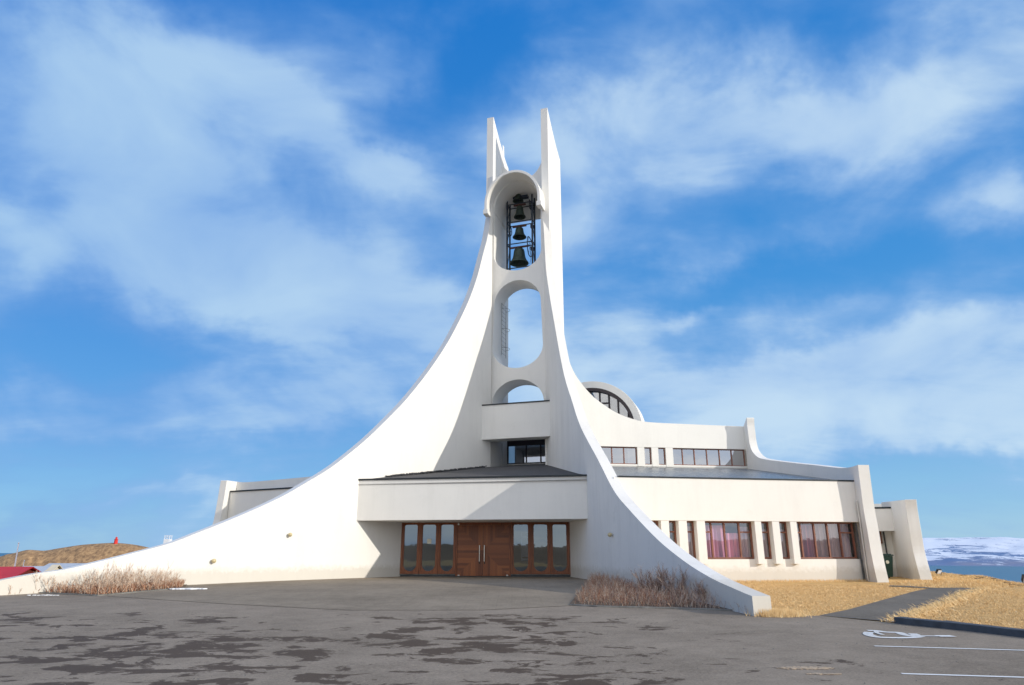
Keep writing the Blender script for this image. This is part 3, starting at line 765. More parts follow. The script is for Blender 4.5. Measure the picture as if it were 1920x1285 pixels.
# end fin plane through the corners
J1 = WP.at(wx(1394, 800), 0); J2 = FP.at(FP.sz(1603, 915)[0], 0)
EF = Plane(J1, (J2.x - J1.x, J2.y - J1.y))
aF1 = isect(FP, EF)
print('LAYOUT wing z', zf0, zf1, zfs, 'a', aF0, aF1, 'J1', J1[:], 'J2', J2[:])
f = MB(); f.pbox(FP, aF0, aF1, zf0, zf1, 0, .5 * fsg); f.build('wing_fascia', M['white'], ch, bevel=.01)
f = MB(); f.pbox(FP, aF0, aF1, -.4, zfs - .012, .22 * fsg, .5 * fsg); f.build('wing_wall', M['white'], ch)
f = MB(); f.pbox(FP, aF0 + .2, aF1, zf1 + .003, zf1 + .06, -.02 * fsg, .2 * fsg); f.build('roof_flashing', M['flash'], ch)
def fx(x, y=1010): return FP.sz(x, y)[0]
zpil = FP.sz(1420, 1058)[1]
pils = [(1241.3, 1256.5), (1274.3, 1290.3), (1308.5, 1324.5), (1418, 1430.5), (1451, 1464.5), (1485, 1497.5)]
for x0, x1 in pils:
    f = MB(); f.pbox(FP, fx(x0), fx(x1), zpil, zf0 - .004, .012 * fsg, .35 * fsg); f.build('pilaster', M['white'], ch, bevel=.008)
zt_ = (FP.sz(1330, 997)[1] + FP.sz(1400, 998)[1]) / 2
spans = [(1215, 1241.3, (), 'n'), (1256.5, 1274.3, (), 'n'), (1290.3, 1308.5, (), 'n'), (1324.5, 1418, (1341.5, 1366.5, 1394.5), 'w'), (1430.5, 1451, (), 'n'), (1464.5, 1485, (), 'n'), (1497.5, 1611, (1511, 1537, 1562, 1585.5), 'w')]
wins = []
for x0, x1, ml, kd in spans:
    a0, a1 = fx(x0), fx(x1); mm = [fx(q) for q in ml]
    tr = [(a0, a1, zt_)] if kd == 'n' else [(a0, mm[0], zt_), (mm[-1], a1, zt_)]
    w = framed(FP, fsg, a0, a1, zfs, zf0 - .006, mm, .30, M['brown'], M['glass'], ch, trans=tr, fw=.06)
    wins.append((a0, a1, kd, x0))
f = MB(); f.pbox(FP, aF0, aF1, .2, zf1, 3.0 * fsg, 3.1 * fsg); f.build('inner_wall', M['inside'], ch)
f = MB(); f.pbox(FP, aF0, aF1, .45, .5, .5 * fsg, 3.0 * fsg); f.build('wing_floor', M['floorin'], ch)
# curtains
def curtain(a0, a1, z0, z1, off, mat, label, group=None, seed=1, sag=0):
    m = MB(); n = max(12, int((a1 - a0) * 40)); rng = random.Random(seed); ph = rng.uniform(0, 6); R = 10
    ptsr = []
    for j in range(R + 1):
        row = []
        for i in range(n + 1):
            t = i / n; a = a0 + (a1 - a0) * t; fr_ = j / R
            o = off + .045 * sin(a * 33 + ph + 1.2 * sin(a * 5)) * (0.6 + .4 * (1 - fr_))
            row.append(FP.at(a, z0 + (z1 - z0) * fr_, o * fsg))
        ptsr.append(row)
    i0 = 0
    for row in ptsr: m.v += [tuple(p) for p in row]
    for j in range(R):
        for i in range(n): m.f.append((j*(n+1)+i, j*(n+1)+i+1, (j+1)*(n+1)+i+1, (j+1)*(n+1)+i))
    m.raw = True
    return tag(m.build('curtain', mat, smooth=180), label, 'curtain', group)
G = 'curtains inside the side wing windows'
def cx(x): return fx(x)
curtain(fx(1327), fx(1369), zfs + .05, zf0 - .15, .50, M['curt'], 'bright pink curtain filling the left half of the left wide side window', G, 1)
curtain(fx(1372), fx(1398), zfs + .05, zf0 - .45, .50, M['curt'], 'pink and mauve curtain behind the third pane of the left wide side window', G, 2)
curtain(fx(1400), fx(1417), zfs + .05, zf0 - .2, .52, M['curt2'], 'dull grey-mauve curtain at the right edge of the left wide side window', G, 3)
curtain(fx(1499), fx(1512), zfs + .05, zf0 - .25, .50, M['curt2'], 'pale curtain behind the narrow first pane of the right wide side window', G, 4)
curtain(fx(1516), fx(1541), zfs + .05, zf0 - .10, .50, M['curt'], 'pink and purple curtain behind the second pane of the right wide side window', G, 5)
curtain(fx(1543), fx(1608), zfs + .05, zf0 - .06, .50, M['curt2'], 'pale pinkish curtain filling the right half of the right wide side window', G, 6)
curtain(fx(1292), fx(1308), zfs + .05, zf0 - .2, .50, M['curt2'], 'grey curtain in the narrow window just left of the left wide window', G, 7)
curtain(fx(1433), fx(1450), zfs + .05, zf0 - .3, .50, M['curt2'], 'mauve curtain in the left of the two narrow windows between the wide windows', G, 8)
curtain(fx(1467), fx(1484), zfs + .05, zf0 - .3, .50, M['curt2'], 'grey-mauve curtain in the right of the two narrow windows between the wide windows', G, 9)
# wing roof
rfl = FP.at(aF0, zf1 - .003, .1 * fsg); rfr = FP.at(aF1, zf1 - .003, .1 * fsg)
rbl = WP.at(0.2, zsw - .16); rbr = WP.at(aE, zsw - .16)
m = MB(); m.quad(rfl, rfr, rbr, rbl); m.quad(*[p - Vector((0, 0, .15)) for p in (rfl, rfr, rbr, rbl)]); m.build('wing_roof', M['roof'], ch)
# end fin
eb = [(1394, 799.8), (1397.5, 790), (1400, 783.4), (1401, 797), (1402.8, 812), (1405.2, 830), (1410, 845.6), (1421, 857.5), (1436, 861.7), (1460, 865), (1496, 869.2), (1532, 873), (1562, 876.6), (1580, 877.8), (1596, 876), (1608.5, 872)]
ec = [(1608.5, 872), (1613.5, 912), (1619.3, 955), (1625.3, 988.5), (1632.5, 1031.7), (1639.7, 1067.6), (1646.4, 1096)]
b1 = catmull([EF.sz(x, y) for x, y in eb], 4); c1 = catmull([EF.sz(x, y) for x, y in ec], 4)
print('LAYOUT end fin', [(round(a, 2), round(z, 2)) for a, z in [EF.sz(*p) for p in eb + ec]])
poly = [EF.at(a, z) for a, z in b1] + [EF.at(a, z) for a, z in c1[1:]] + [EF.at(c1[-1][0] + .05, GZ), EF.at(b1[0][0], GZ)]
eo = EF.n if EF.n.x > 0 else -EF.n
m = MB(); m.prism(poly, eo * .45); m.build('end_fin', M['white'], ch, bevel=.015)
# rain pipe in the corner of the wing
P = FP.at(aF1 - .10, 0, .12 * fsg); m = MB(); m.path([(P.x, P.y, zf0 - .02), (P.x, P.y, .5)], .035, 8); m.build('rain_pipe', M['plinth'], ch)
m = MB(); P2 = EF.at(isect(EF, FP) + .12, 0); m.path([(P2.x - .06, P2.y, 3.6), (P2.x - .06, P2.y, .5)], .03, 8); m.build('rain_pipe', M['steel'], ch)

# ---- annex behind with the second end fin
ff = EYE + ray(1724, 1088) * (30.5 / ray(1724, 1088).y)
fb = EYE + ray(1674, 975) * (33.8 / ray(1674, 975).y)
AF = Plane((ff.x, ff.y), (fb.x - ff.x, fb.y - ff.y))
afo = AF.n if AF.n.x > 0 else -AF.n
ac = [(1690, 938), (1696.7, 937), (1699.6, 959.8), (1705.6, 995.7), (1711.6, 1031.7), (1718.7, 1060), (1726, 1087)]
ap = [AF.sz(x, y) for x, y in ac]
bt = AF.sz(1672, 940); bt2 = AF.sz(1652, 942.2)
print('LAYOUT annex fin', ap, bt, bt2)
poly = [AF.at(a, z) for a, z in catmull(ap[1:], 5)] + [AF.at(ap[-1][0] - .03, GZ), AF.at(bt2[0], GZ), AF.at(*bt2), AF.at(*bt)]
m = MB(); m.prism(poly, afo * .45); m.build('end_fin', M['white2'], ch, bevel=.015)
QP = Plane((fb.x, fb.y), ax_r); qs = 1 if QP.n.dot(ax_b) > 0 else -1
zq1 = QP.sz(1655, 954)[1]; zq0 = QP.sz(1655, 996)[1]
f = MB(); f.pbox(QP, -3.4, .05, zq0, zq1, 0, .4 * qs); f.build('annex_fascia', M['white'], ch, bevel=.01)
f = MB(); f.pbox(QP, -3.4, .0, zq1 + .01, zq1 + .08, -.04 * qs, 3 * qs); f.build('roof_flashing', M['flash'], ch)
f = MB(); f.pbox(QP, -3.4, .6, zq0 - 3, zq0 + .2, .9 * qs, 1.2 * qs); f.build('annex_wall', M['white'], ch)
wa0, wz1 = QP.shift(.9 * qs).sz(1634, 1001); wa1, wz0 = QP.shift(.9 * qs).sz(1654.5, 1019.5)
framed(QP, -qs, wa0, wa1, wz0, wz1 + .3, [wa0 + (wa1 - wa0) * .5], -.86, M['brown'], M['glass'], ch, fw=.06)
P = QP.at(-.35, 0, .82 * qs); m = MB(); m.path([(P.x, P.y, zq0), (P.x, P.y, zq0 - 1.0), (P.x + .08, P.y - .03, zq0 - 1.2), (P.x + .08, P.y - .03, .5)], .035, 8); m.build('rain_pipe', M['plinth'], ch)
m = MB(); zp = QP.shift(3.0 * qs).sz(1640, 945)[1]; m.pbox(QP, -3.4, .2, zq1 + .05, zp, 3.0 * qs, 3.3 * qs); m.build('annex_parapet', M['white'], ch)

# ---- left wing seen above the big fin
rw = ray(430, 940); Pw = EYE + rw * (36.5 / rw.y)
LW = Plane((Pw.x, Pw.y), (cos(radians(-29)), sin(radians(-29))))
lwo = LW.n if LW.n.y > 0 else -LW.n; ls = 1 if lwo.dot(LW.n) > 0 else -1
l0 = LW.sz(433, 926); l1 = LW.sz(556, 913); zl = (l0[1] + l1[1]) / 2
print('LAYOUT left wing', l0, l1, LW.sz(433, 902.5), LW.sz(465, 904), LW.sz(588, 893.4))
f = MB(); f.pbox(LW, 0, 6.6, -1, zl, 0, .4 * ls); f.build('left_wing_wall', M['white'], ch)
f = MB(); f.pbox(LW, 0.02, 6.6, zl + .004, zl + .07, -.05 * ls, .3 * ls); f.build('roof_flashing', M['flash'], ch)
LQ = LW.shift(.45 * ls)
q = catmull([LQ.sz(x, y) for x, y in ((428, 902.5), (440, 903), (452, 904.2), (465, 904.2), (500, 901.5), (588, 893.4), (640, 888))], 4)
m = MB(); m.prism([LQ.at(a, z) for a, z in q] + [LQ.at(q[-1][0], 1), LQ.at(q[0][0], 1)], lwo * .3); m.build('left_parapet', M['white'], ch)
# its end fin, edge towards the camera
P0 = LW.hit(420, 903.5); ed = Vector((-.30, -1, 0)).normalized()
EL = Plane((LW.at(-.02, 0).x, LW.at(-.02, 0).y), ed)
e_ = [EL.sz(x, y) for x, y in ((426.5, 902.5), (424.5, 925), (421, 955), (417, 984))]
ztl = LW.sz(428, 902.5)[1]
prof = [(-.9, ztl), (.35, ztl), (.40, ztl - .9), (.50, ztl - 2.0), (.75, ztl - 3.0), (1.2, ztl - 4.5), (1.2, -3), (-.9, -3)]
eo = EL.n if EL.n.x < 0 else -EL.n
m = MB(); m.prism([EL.at(a, z) for a, z in prof], eo * .40); m.build('end_fin', M['white'], ch, bevel=.015)

# ================================================================== BELLS
BP = TPb(D * .52)
frz0 = BP.sz(975, 512)[1]
bf = MB()
a_l, a_r = BP.sz(953.5, 450)[0], BP.sz(1000.5, 450)[0]; ztb = BP.sz(975, 372)[1]
bsg = 1 if BP.n.dot(ax_b) > 0 else -1
for a in (a_l, a_r):
    for o in (-.28, .28): bf.pbox(BP, a - .05, a + .05, frz0 - .3, ztb, (o - .03) * bsg, (o + .03) * bsg)
for y in (385.5, 418.8, 459.5, 505):
    z = BP.sz(975, y)[1]
    for o in (-.28, .28): bf.pbox(BP, a_l + .03, a_r - .03, z - .03, z + .03, (o - .02) * bsg, (o + .02) * bsg)
    for a in (a_l, a_r): bf.pbox(BP, a - .03, a + .03, z - .03, z + .03, -.28 * bsg, .28 * bsg)
bf.pbox(BP, a_l + .35, a_r - .35, ztb - .05, ztb + .12, -.15 * bsg, .15 * bsg)
for y0_, y1_ in ((385.5, 418.8), (418.8, 459.5), (459.5, 505)):
    za, zb__ = BP.sz(975, y0_)[1], BP.sz(975, y1_)[1]
    bf.tube(BP.at(a_l, za, .28 * bsg), BP.at(a_l, zb__, -.28 * bsg), .022, n=5); bf.tube(BP.at(a_r, za, -.28 * bsg), BP.at(a_r, zb__, .28 * bsg), .022, n=5)
    bf.box(BP.at(a_r - .12, (za * .8 + zb__ * .2), .1 * bsg), BP.d * .09, BP.n * .12, Vector((0, 0, .12)))
bfo = bf.build('bell_frame', M['iron'], ch)
def wheel(a, z, R, o, parent, col='iron'):
    m = MB(); c = BP.at(a, z, o * bsg); n = 22; pr = None
    u = ax_b * 1.0; 
    pts = [c + u * R * cos(2*pi*k/n) + Vector((0, 0, R * sin(2*pi*k/n))) + ax_r * .03 * cos(4*pi*k/n) for k in range(n + 1)]
    m.path(pts, .030, 5)
    for k in range(3):
        t = pi * k / 3; m.tube(c + u * R * cos(t) + Vector((0, 0, R * sin(t))), c - u * R * cos(t) - Vector((0, 0, R * sin(t))), .014, n=5)
    return m.build('wheel', M[col], parent)
names = [('smallest green bronze bell at the very top of the belfry, half in shadow', 371.5, 379.8, 9.8, 971.5),
         ('second bell from the top, small and dark, hanging above the wheel pair', 387, 410, 10.8, 974.5),
         ('third bell from the top, medium size, against the blue sky', 427, 448, 12.4, 974),
         ('lowest and largest green bronze bell in the tower', 466, 498, 17, 973.5)]
for i, (lab, yt, yb, hwp, xc) in enumerate(names):
    a, zt0 = BP.sz(xc, yt); zb0 = BP.sz(xc, yb)[1]
    R = (BP.sz(xc + hwp, yb)[0] - BP.sz(xc - hwp, yb)[0]) / 2; zb0 += R * .22
    H = max(zt0 - zb0, R * 1.45)
    c = BP.at(a, zb0)
    be = empty('bell', c); tag(be, lab, 'bell', 'bells hanging in the open belfry')
    m = MB(); prf = [(R * .86, .0), (R * 1.0, .0), (R * .98, H * .05), (R * .83, H * .17), (R * .70, H * .33), (R * .62, H * .55), (R * .58, H * .75), (R * .53, H * .88), (R * .40, H * .97), (R * .18, H * 1.0), (0, H)]
    m.lathe(c, prf, 28); m.lathe(c, [(R * .86, 0), (R * .72, H * .15), (R * .60, H * .4), (R * .5, H * .8), (0, H * .9)], 28)
    m.build('bell_body', M['bronze'], be, smooth=50)
    m = MB(); m.tube(c + Vector((0, 0, H * .85)), c + Vector((0, 0, .04)), .018); m.lathe(c + Vector((0, 0, .0)), [(0, -.07), (.05, -.03), (.055, .02), (0, .07)], 10); m.build('clapper', M['iron'], be)
    m = MB(); yk = c + Vector((0, 0, H + .09)); m.box(yk, ax_r * min(R * 1.05, (a_r - a_l) / 2 - .06), ax_b * .05, Vector((0, 0, .05)))
    for q_ in (-.08, .08): m.tube(yk + ax_r * q_, c + ax_r * q_ + Vector((0, 0, H - .03)), .02)
    m.build('yoke', M['rust'], be)
    sd = [-1, 1, -1, 1][i]
    wheel(a + sd * ((a_r - a_l) / 2 - .13), zb0 + H + .02, [.34, .30, .50, .66][i], 0, be)
    m = MB()
    ww = a + sd * ((a_r - a_l) / 2 - .13); m.path([BP.at(ww, zb0 + H - .3, 0), BP.at(ww + .05, zb0 + H - .8, 0.05), BP.at(ww - .02, zb0 + H - 1.2, 0)], .012, 5); m.build('rope', M['black'], be)
# ladder on the left reveal of the middle opening
ld = MB()
zl0 = z2b + 1.2; zl1 = z2t - .9
for o in (D * .35, D * .60):
    P = TPat(xm - ra + .10, 0, o); ld.tube((P.x, P.y, zl0), (P.x, P.y, zl1), .014, n=6)
z = zl0 + .15
while z < zl1:
    P = TPat(xm - ra + .10, z, D * .35); Q = TPat(xm - ra + .10, z, D * .60); ld.tube(P, Q, .008, n=5); z += .27
for z in (zl0 + .5, (zl0 + zl1) / 2, zl1 - .4):
    n = 10; pts = [TPat(xm - ra + .10 + .38 * sin(pi * k / n), z, D * .475 - D * .125 * cos(pi * k / n)) for k in range(n + 1)]; ld.path(pts, .012, 5)
ld.build('ladder', M['kerb'], ch)

# wall lamps
def lamp(pl, out, x, y, label, R=.085):
    P = pl.hit(x, y); o = empty('wall_lamp', P); tag(o, label, 'lamp', 'round lamps on the fins')
    m = MB(); m.lathe(P - out * .01, [(0, 0), (.06, 0), (.06, .04), (.035, .06), (0, .06)], 14, axis=-out); m.build('bracket', M['steel'], o)
    m = MB(); n = 8; c = P - out * .12
    m.lathe(c, [(R * sin(pi * k / n), -R * cos(pi * k / n)) for k in range(n + 1)], 16); m.build('globe', M['lampglass'], o, smooth=180)
lamp(PL, outL, 541, 1003, 'upper of two yellowed globe lamps on the sunlit left fin')
lamp(PL, outL, 398, 1052, 'lower outer globe lamp on the sunlit left fin near the shrubs')
lamp(PR, outR, 1149, 1003, 'globe lamp on the shaded inner face of the right fin')

# ================================================================== THE SETTING
def sheet(name, poly, off, mat, label=None, step=.5, ymax=60):
    bm = bmesh.new(); vs = [bm.verts.new((p[0], p[1], 0)) for p in poly]; bm.faces.new(vs)
    y0 = min(p[1] for p in poly); y1 = max(p[1] for p in poly); y = math.floor(y0 / step) * step
    while y < y1:
        y += step
        if 5.5 < y < 31: bmesh.ops.bisect_plane(bm, geom=bm.verts[:] + bm.edges[:] + bm.faces[:], plane_co=(0, y, 0), plane_no=(0, 1, 0))
    bmesh.ops.triangulate(bm, faces=bm.faces)
    for v in bm.verts: v.co.z = .46 * sstep(6, 30, v.co.y) + off
    bmesh.ops.recalc_face_normals(bm, faces=bm.faces)
    me = bpy.data.meshes.new(name); bm.to_mesh(me); bm.free()
    for p in me.polygons:
        if p.normal.z < 0: me.flip_normals(); break
    return link(name, me, None, mat)
# terrain grid
def axis(a, b, fine0, fine1, fs, cs):
    out = []; x = a
    while x < b:
        out.append(x); x += fs if fine0 <= x < fine1 else cs
    out.append(b); return out
xs = axis(-600, 340, -34, 44, 1.0, 22); ys = [-60, -40, -20] + axis(-6, 60, -6, 60, .5, 1)[0:] + axis(62, 470, 0, 0, 1, 8)
v = []; fcs = []
for y in ys:
    for x in xs: v.append((x, y, ground(x, y)))
nx = len(xs)
for j in range(len(ys) - 1):
    for i in range(nx - 1): fcs.append((j*nx+i, j*nx+i+1, (j+1)*nx+i+1, (j+1)*nx+i))
me = bpy.data.meshes.new('ground'); me.from_pydata(v, [], fcs); me.polygons.foreach_set('use_smooth', [True]*len(me.polygons)); tag(link('ground', me, None, M['grass']), kind='structure')
# sea to the horizon
SEA = -40
v = []; fcs = []; n = 48; rings = [0, 200, 800, 2500, 8000, 30000]
for R in rings[1:]:
    for k in range(n): v.append((R * cos(2*pi*k/n), R * sin(2*pi*k/n), SEA))
v.append((0, 0, SEA)); c = len(v) - 1
for k in range(n): fcs.append((c, k, (k+1) % n))
for q in range(len(rings) - 2):
    for k in range(n): fcs.append((q*n+k, (q+1)*n+k, (q+1)*n+(k+1) % n, q*n+(k+1) % n))
me = bpy.data.meshes.new('sea'); me.from_pydata(v, [], fcs); tag(link('sea', me, None, M['sea']), kind='structure')

# car park
g = lambda x, y: gpt(x, y).xy
kerbL = [g(1692, 1171.5), g(1712, 1174), g(1760, 1179), g(1840, 1187.5), g(1920, 1197)]
k_end = Vector(kerbL[-1]) + (Vector(kerbL[-1]) - Vector(kerbL[-2])).normalized() * 16
RE = PR.at(er[0], 0); REo = RE + outR * TH
lend = PL.at(aend, 0)
carpark = [(-45, -12), (k_end.x + 3, -12), (k_end.x + 3, k_end.y)] + [tuple(p) for p in kerbL[::-1]] + [tuple(g(1535, 1156)), tuple(g(1440, 1157)), tuple(REo.xy + Vector((.2, -.25))), tuple(RE.xy + Vector((.1, -.2))), tuple(RE.xy)]
carpark += [tuple((PR.at(isect(PR, DP), 0) + outR * .1).xy), tuple((PL.at(isect(PL, DP), 0) + outL * .1).xy), tuple((lend + outL * .1).xy), tuple((lend + dL * .2 + outL * .5).xy), (-45, lend.y + 2)]
tag(sheet('car_park', carpark, .016, M['asphalt']), kind='structure')
pave = [g(352, 1105), (PL.at(PL.sz(352, 1090)[0], 0)).xy, (PL.at(isect(PL, DP), 0)).xy, PR.at(isect(PR, DP), 0).xy, PR.at(PR.sz(1108, 1090)[0], 0).xy, g(1082, 1137), g(900, 1146), g(650, 1146), g(420, 1134), g(200, 1119.5)]
tag(sheet('forecourt', [tuple(p) for p in pave], .024, M['pave']), kind='structure')
pathp = [g(1535, 1156), g(1590, 1145), g(1668, 1123), g(1715, 1110), g(1748, 1103.5), g(1800, 1103.2), g(1852, 1104.5), g(1822, 1112), g(1805, 1120), g(1785, 1131), g(1760, 1140), g(1735, 1149), g(1712, 1158), g(1690, 1169)]
tag(sheet('footpath', [tuple(p) for p in pathp], .020, M['path']), kind='structure')
# branch of the path towards the annex door (thin dark line)
tag(sheet('side_path', [tuple(g(*p)) for p in ((1668, 1099.2), (1700, 1100), (1748, 1103.3), (1748, 1105.2), (1700, 1102.2), (1668, 1101))], .024, M['path']), kind='structure')
# dark kerb at the right
def kerbline(name, pts, w, h, mat, label, group=None):
    m = MB(); pts = [Vector((p[0], p[1], 0)) for p in pts]; prev = None; n = len(pts)
    for i, p in enumerate(pts):
        t = (pts[min(i+1, n-1)] - pts[max(i-1, 0)]).normalized(); s = Vector((-t.y, t.x, 0)) * w / 2
        z = .46 * sstep(6, 30, p.y)
        ring = [p - s + Vector((0, 0, z - .1)), p - s * .9 + Vector((0, 0, z + h)), p + s * .9 + Vector((0, 0, z + h)), p + s + Vector((0, 0, z - .1))]
        i0 = len(m.v); m.v += [tuple(q) for q in ring]
        if prev is not None:
            for k in range(4): m.f.append((prev+k, prev+(k+1) % 4, i0+(k+1) % 4, i0+k))
        else: m.f.append((i0, i0+1, i0+2, i0+3))
        prev = i0
    m.f.append((prev+3, prev+2, prev+1, prev))
    return tag(m.build(name, mat, bevel=.015), label, 'kerb', group)
kk = [(p[0], p[1] + .13) for p in kerbL] + [(k_end.x, k_end.y + .13)]
kk = [(a, b) for a, b in catmull(kk, 5)]
kerbline('kerb', kk, .30, .14, M['darkkerb'], 'dark kerb between the car park and the dry grass at the right')
# shrub beds
bedL = [g(20, 1110.5), g(95, 1114.5), g(184, 1119), g(262, 1111.5), g(345, 1104.5)]
kerbline('kerb', [tuple(p) for p in bedL], .10, .05, M['kerb'], 'low kerb round the left shrub bed')
bedLp = [tuple(p) for p in bedL] + [tuple(PL.at(PL.sz(352, 1090)[0], 0).xy), tuple(PL.at(PL.sz(10, 1090)[0], 0).xy)]
tag(sheet('left_bed_soil', bedLp, .045, M['soil']), kind='structure')
bedR = [g(1068, 1136.5), g(1120, 1139.5), g(1240, 1142.5), g(1330, 1145.2), g(1400, 1147.8)]
kerbline('kerb', [tuple(p) for p in bedR] + [tuple(REo.xy + Vector((.1, -.12)))], .12, .05, M['kerb'], 'low kerb in front of the right shrub bed')
bedRp = [tuple(p) for p in bedR] + [tuple(RE.xy), tuple(PR.at(PR.sz(1108, 1090)[0], 0).xy)]
tag(sheet('right_bed_soil', bedRp, .045, M['soil']), kind='structure')
def inpoly(x, y, P):
    c = False; n = len(P)
    for i in range(n):
        x0, y0 = P[i]; x1, y1 = P[(i+1) % n]
        if (y0 > y) != (y1 > y) and x < (x1-x0)*(y-y0)/(y1-y0)+x0: c = not c
    return c
def twigs(name, poly, count, hfun, mat, label, rad=.006, lean=.35, seed=1, side=3, kind='stuff', cat='shrub'):
    rng = random.Random(seed); m = MB(); m.raw = True
    xs_ = [p[0] for p in poly]; ys_ = [p[1] for p in poly]; k = 0; tries = 0
    def stem(P, d, L, r, depth):
        segs = 3; p = P
        for s in range(segs):
            q = p + d * (L / segs); m.tube(p, q, r * (1 - s / segs * .6), r * (1 - (s+1) / segs * .6), 3, cap=False)
            if depth > 0 and s > 0 or depth > 1:
                for _ in range(side if s else 1):
                    dd = (d + Vector((rng.uniform(-1, 1), rng.uniform(-1, 1), rng.uniform(0, .9))) * .75).normalized()
                    stem(q, dd, L * rng.uniform(.25, .5), r * .7, depth - 1)
            d = (d + Vector((rng.gauss(0, .14), rng.gauss(0, .14), .08))).normalized(); p = q
    while k < count and tries < count * 60:
        tries += 1; x = rng.uniform(min(xs_), max(xs_)); y = rng.uniform(min(ys_), max(ys_))
        if not inpoly(x, y, poly): continue
        h = hfun(x, y, rng)
        if h <= 0: continue
        k += 1; z = .46 * sstep(6, 30, y) + .03
        d = Vector((rng.gauss(0, lean), rng.gauss(0, lean), 1)).normalized()
        stem(Vector((x, y, z)), d, h, rad, 1)
    o = m.build(name, mat)
    tag(o, label, cat, None, kind)
    return o
def pxof(P):
    d = P.y * cp + (P.z - EYE.z) * sp; return 960 + F * P.x / d
def hL(x, y, rng):
    u = pxof(Vector((x, y, .4))); 
    prof = [(15, .30), (60, .55), (110, .66), (170, .70), (220, .74), (270, .95), (310, .82), (335, .45), (350, .2)]
    h = 0
    for (a, ha), (b, hb) in zip(prof[:-1], prof[1:]):
        if a <= u <= b: h = ha + (hb - ha) * (u - a) / (b - a)
    cl = .5 + .5 * sin(x * 2.3 + 2 * sin(y * 1.9)) * cos(x * .9 - y * 1.4)
    return h * rng.uniform(.25, 1.05) * (.30 + .72 * cl) if h else (.08 if u > 5 else 0)
ins = lambda P, c: [tuple(Vector(p).lerp(c, .04)) for p in P]
cL_ = sum((Vector(p) for p in bedLp), Vector((0, 0))) / len(bedLp)
twigs('dry_shrubs', ins(bedLp, cL_), 620, hL, M['twig'], 'pale dry shrubs massed in the left bed against the sunlit fin', rad=.0075, seed=11)
twigs('dry_undergrowth', ins(bedLp, cL_), 900, lambda x, y, r_: r_.uniform(.08, .20), M['twigred'], 'reddish low stems at the foot of the left shrub bed', rad=.009, seed=12, side=2)
def hR(x, y, rng):
    u = pxof(Vector((x, y, .35)))
    prof = [(1075, .15), (1095, .30), (1140, .42), (1200, .46), (1260, .50), (1310, .50), (1350, .46), (1385, .38), (1410, .15)]
    h = 0
    for (a, ha), (b, hb) in zip(prof[:-1], prof[1:]):
        if a <= u <= b: h = ha + (hb - ha) * (u - a) / (b - a)
    cl = .5 + .5 * sin(x * 3.1 + 2 * sin(y * 2.3)) * cos(x * 1.7 - y * 2.1)
    return h * rng.uniform(.25, 1.1) * (.38 + .48 * cl) if h else 0
cR_ = sum((Vector(p) for p in bedRp), Vector((0, 0))) / len(bedRp)
def hRs(x, y, rng):
    u = pxof(Vector((x, y, .35))); return hR(x, y, rng) if u < 1275 + rng.gauss(0, 45) else 0
def hRg(x, y, rng):
    u = pxof(Vector((x, y, .35))); return hR(x, y, rng) * 1.1 if u > 1180 + rng.gauss(0, 50) else 0
twigs('dry_hedge', ins(bedRp, cR_), 1150, hRs, M['twigred'], 'low reddish brown dry hedge in the right bed', rad=.0055, seed=13, side=2)
twigs('pale_stems', ins(bedRp, cR_), 1000, lambda x, y, r_: hR(x, y, r_) * 1.12, M['twig'], 'pale dry stems rising through the right bed', rad=.005, seed=14, side=2)
twigs('dark_stems', ins(bedRp, cR_), 650, hRg, M['twiggrey'], 'dark grey leafless stems at the right end of the right bed', rad=.0055, seed=15, side=2)
def barebush(P, H, W, seed, label, mat='twiggrey', n=16):
    rng = random.Random(seed); m = MB(); m.raw = True
    def br(p, d, L, r, dep):
        for s in range(3):
            q = p + d * L / 3; m.tube(p, q, r * (1 - s * .2), r * (.8 - s * .2), 3, cap=False); p = q
            d = (d + Vector((rng.gauss(0, .16), rng.gauss(0, .16), .05))).normalized()
            if dep > 0:
                for _ in range(2):
                    dd = (d + Vector((rng.uniform(-1, 1), rng.uniform(-1, 1), rng.uniform(-.1, .9))) * .8).normalized(); br(p, dd, L * rng.uniform(.4, .6), r * .62, dep - 1)
    for k in range(n):
        a = rng.uniform(0, 2 * pi); d = Vector((cos(a) * W, sin(a) * W, 1)).normalized(); br(Vector(P) + Vector((cos(a), sin(a), 0)) * .08, d, H * rng.uniform(.45, .72), .013, 2)
    return tag(m.build('bare_bush', M[mat]), label, 'bush', 'bare bushes in the right bed')
def onbed(x, y):
    P = gpt(x, y); return (P.x, P.y, .46 * sstep(6, 30, P.y) + .03)
def onpr(x, d):  # bed point at column x, a distance d in front of the fin face
    a = PR.sz(x, 1120)[0]; P = PR.at(a, 0) - outR * d; return (P.x, P.y, .46 * sstep(6, 30, P.y) + .03)
barebush(onbed(1222, 1124), .86, .55, 31, 'tallest leafless grey bush in the right bed, beneath the fin lamp', n=18)
barebush(onbed(1268, 1127), .95, .6, 32, 'leafless bush in the middle of the right bed, right of the tallest one', n=15)
barebush(onbed(1325, 1134), .58, .6, 33, 'smallest leafless grey bush, at the low end of the right fin', n=13)

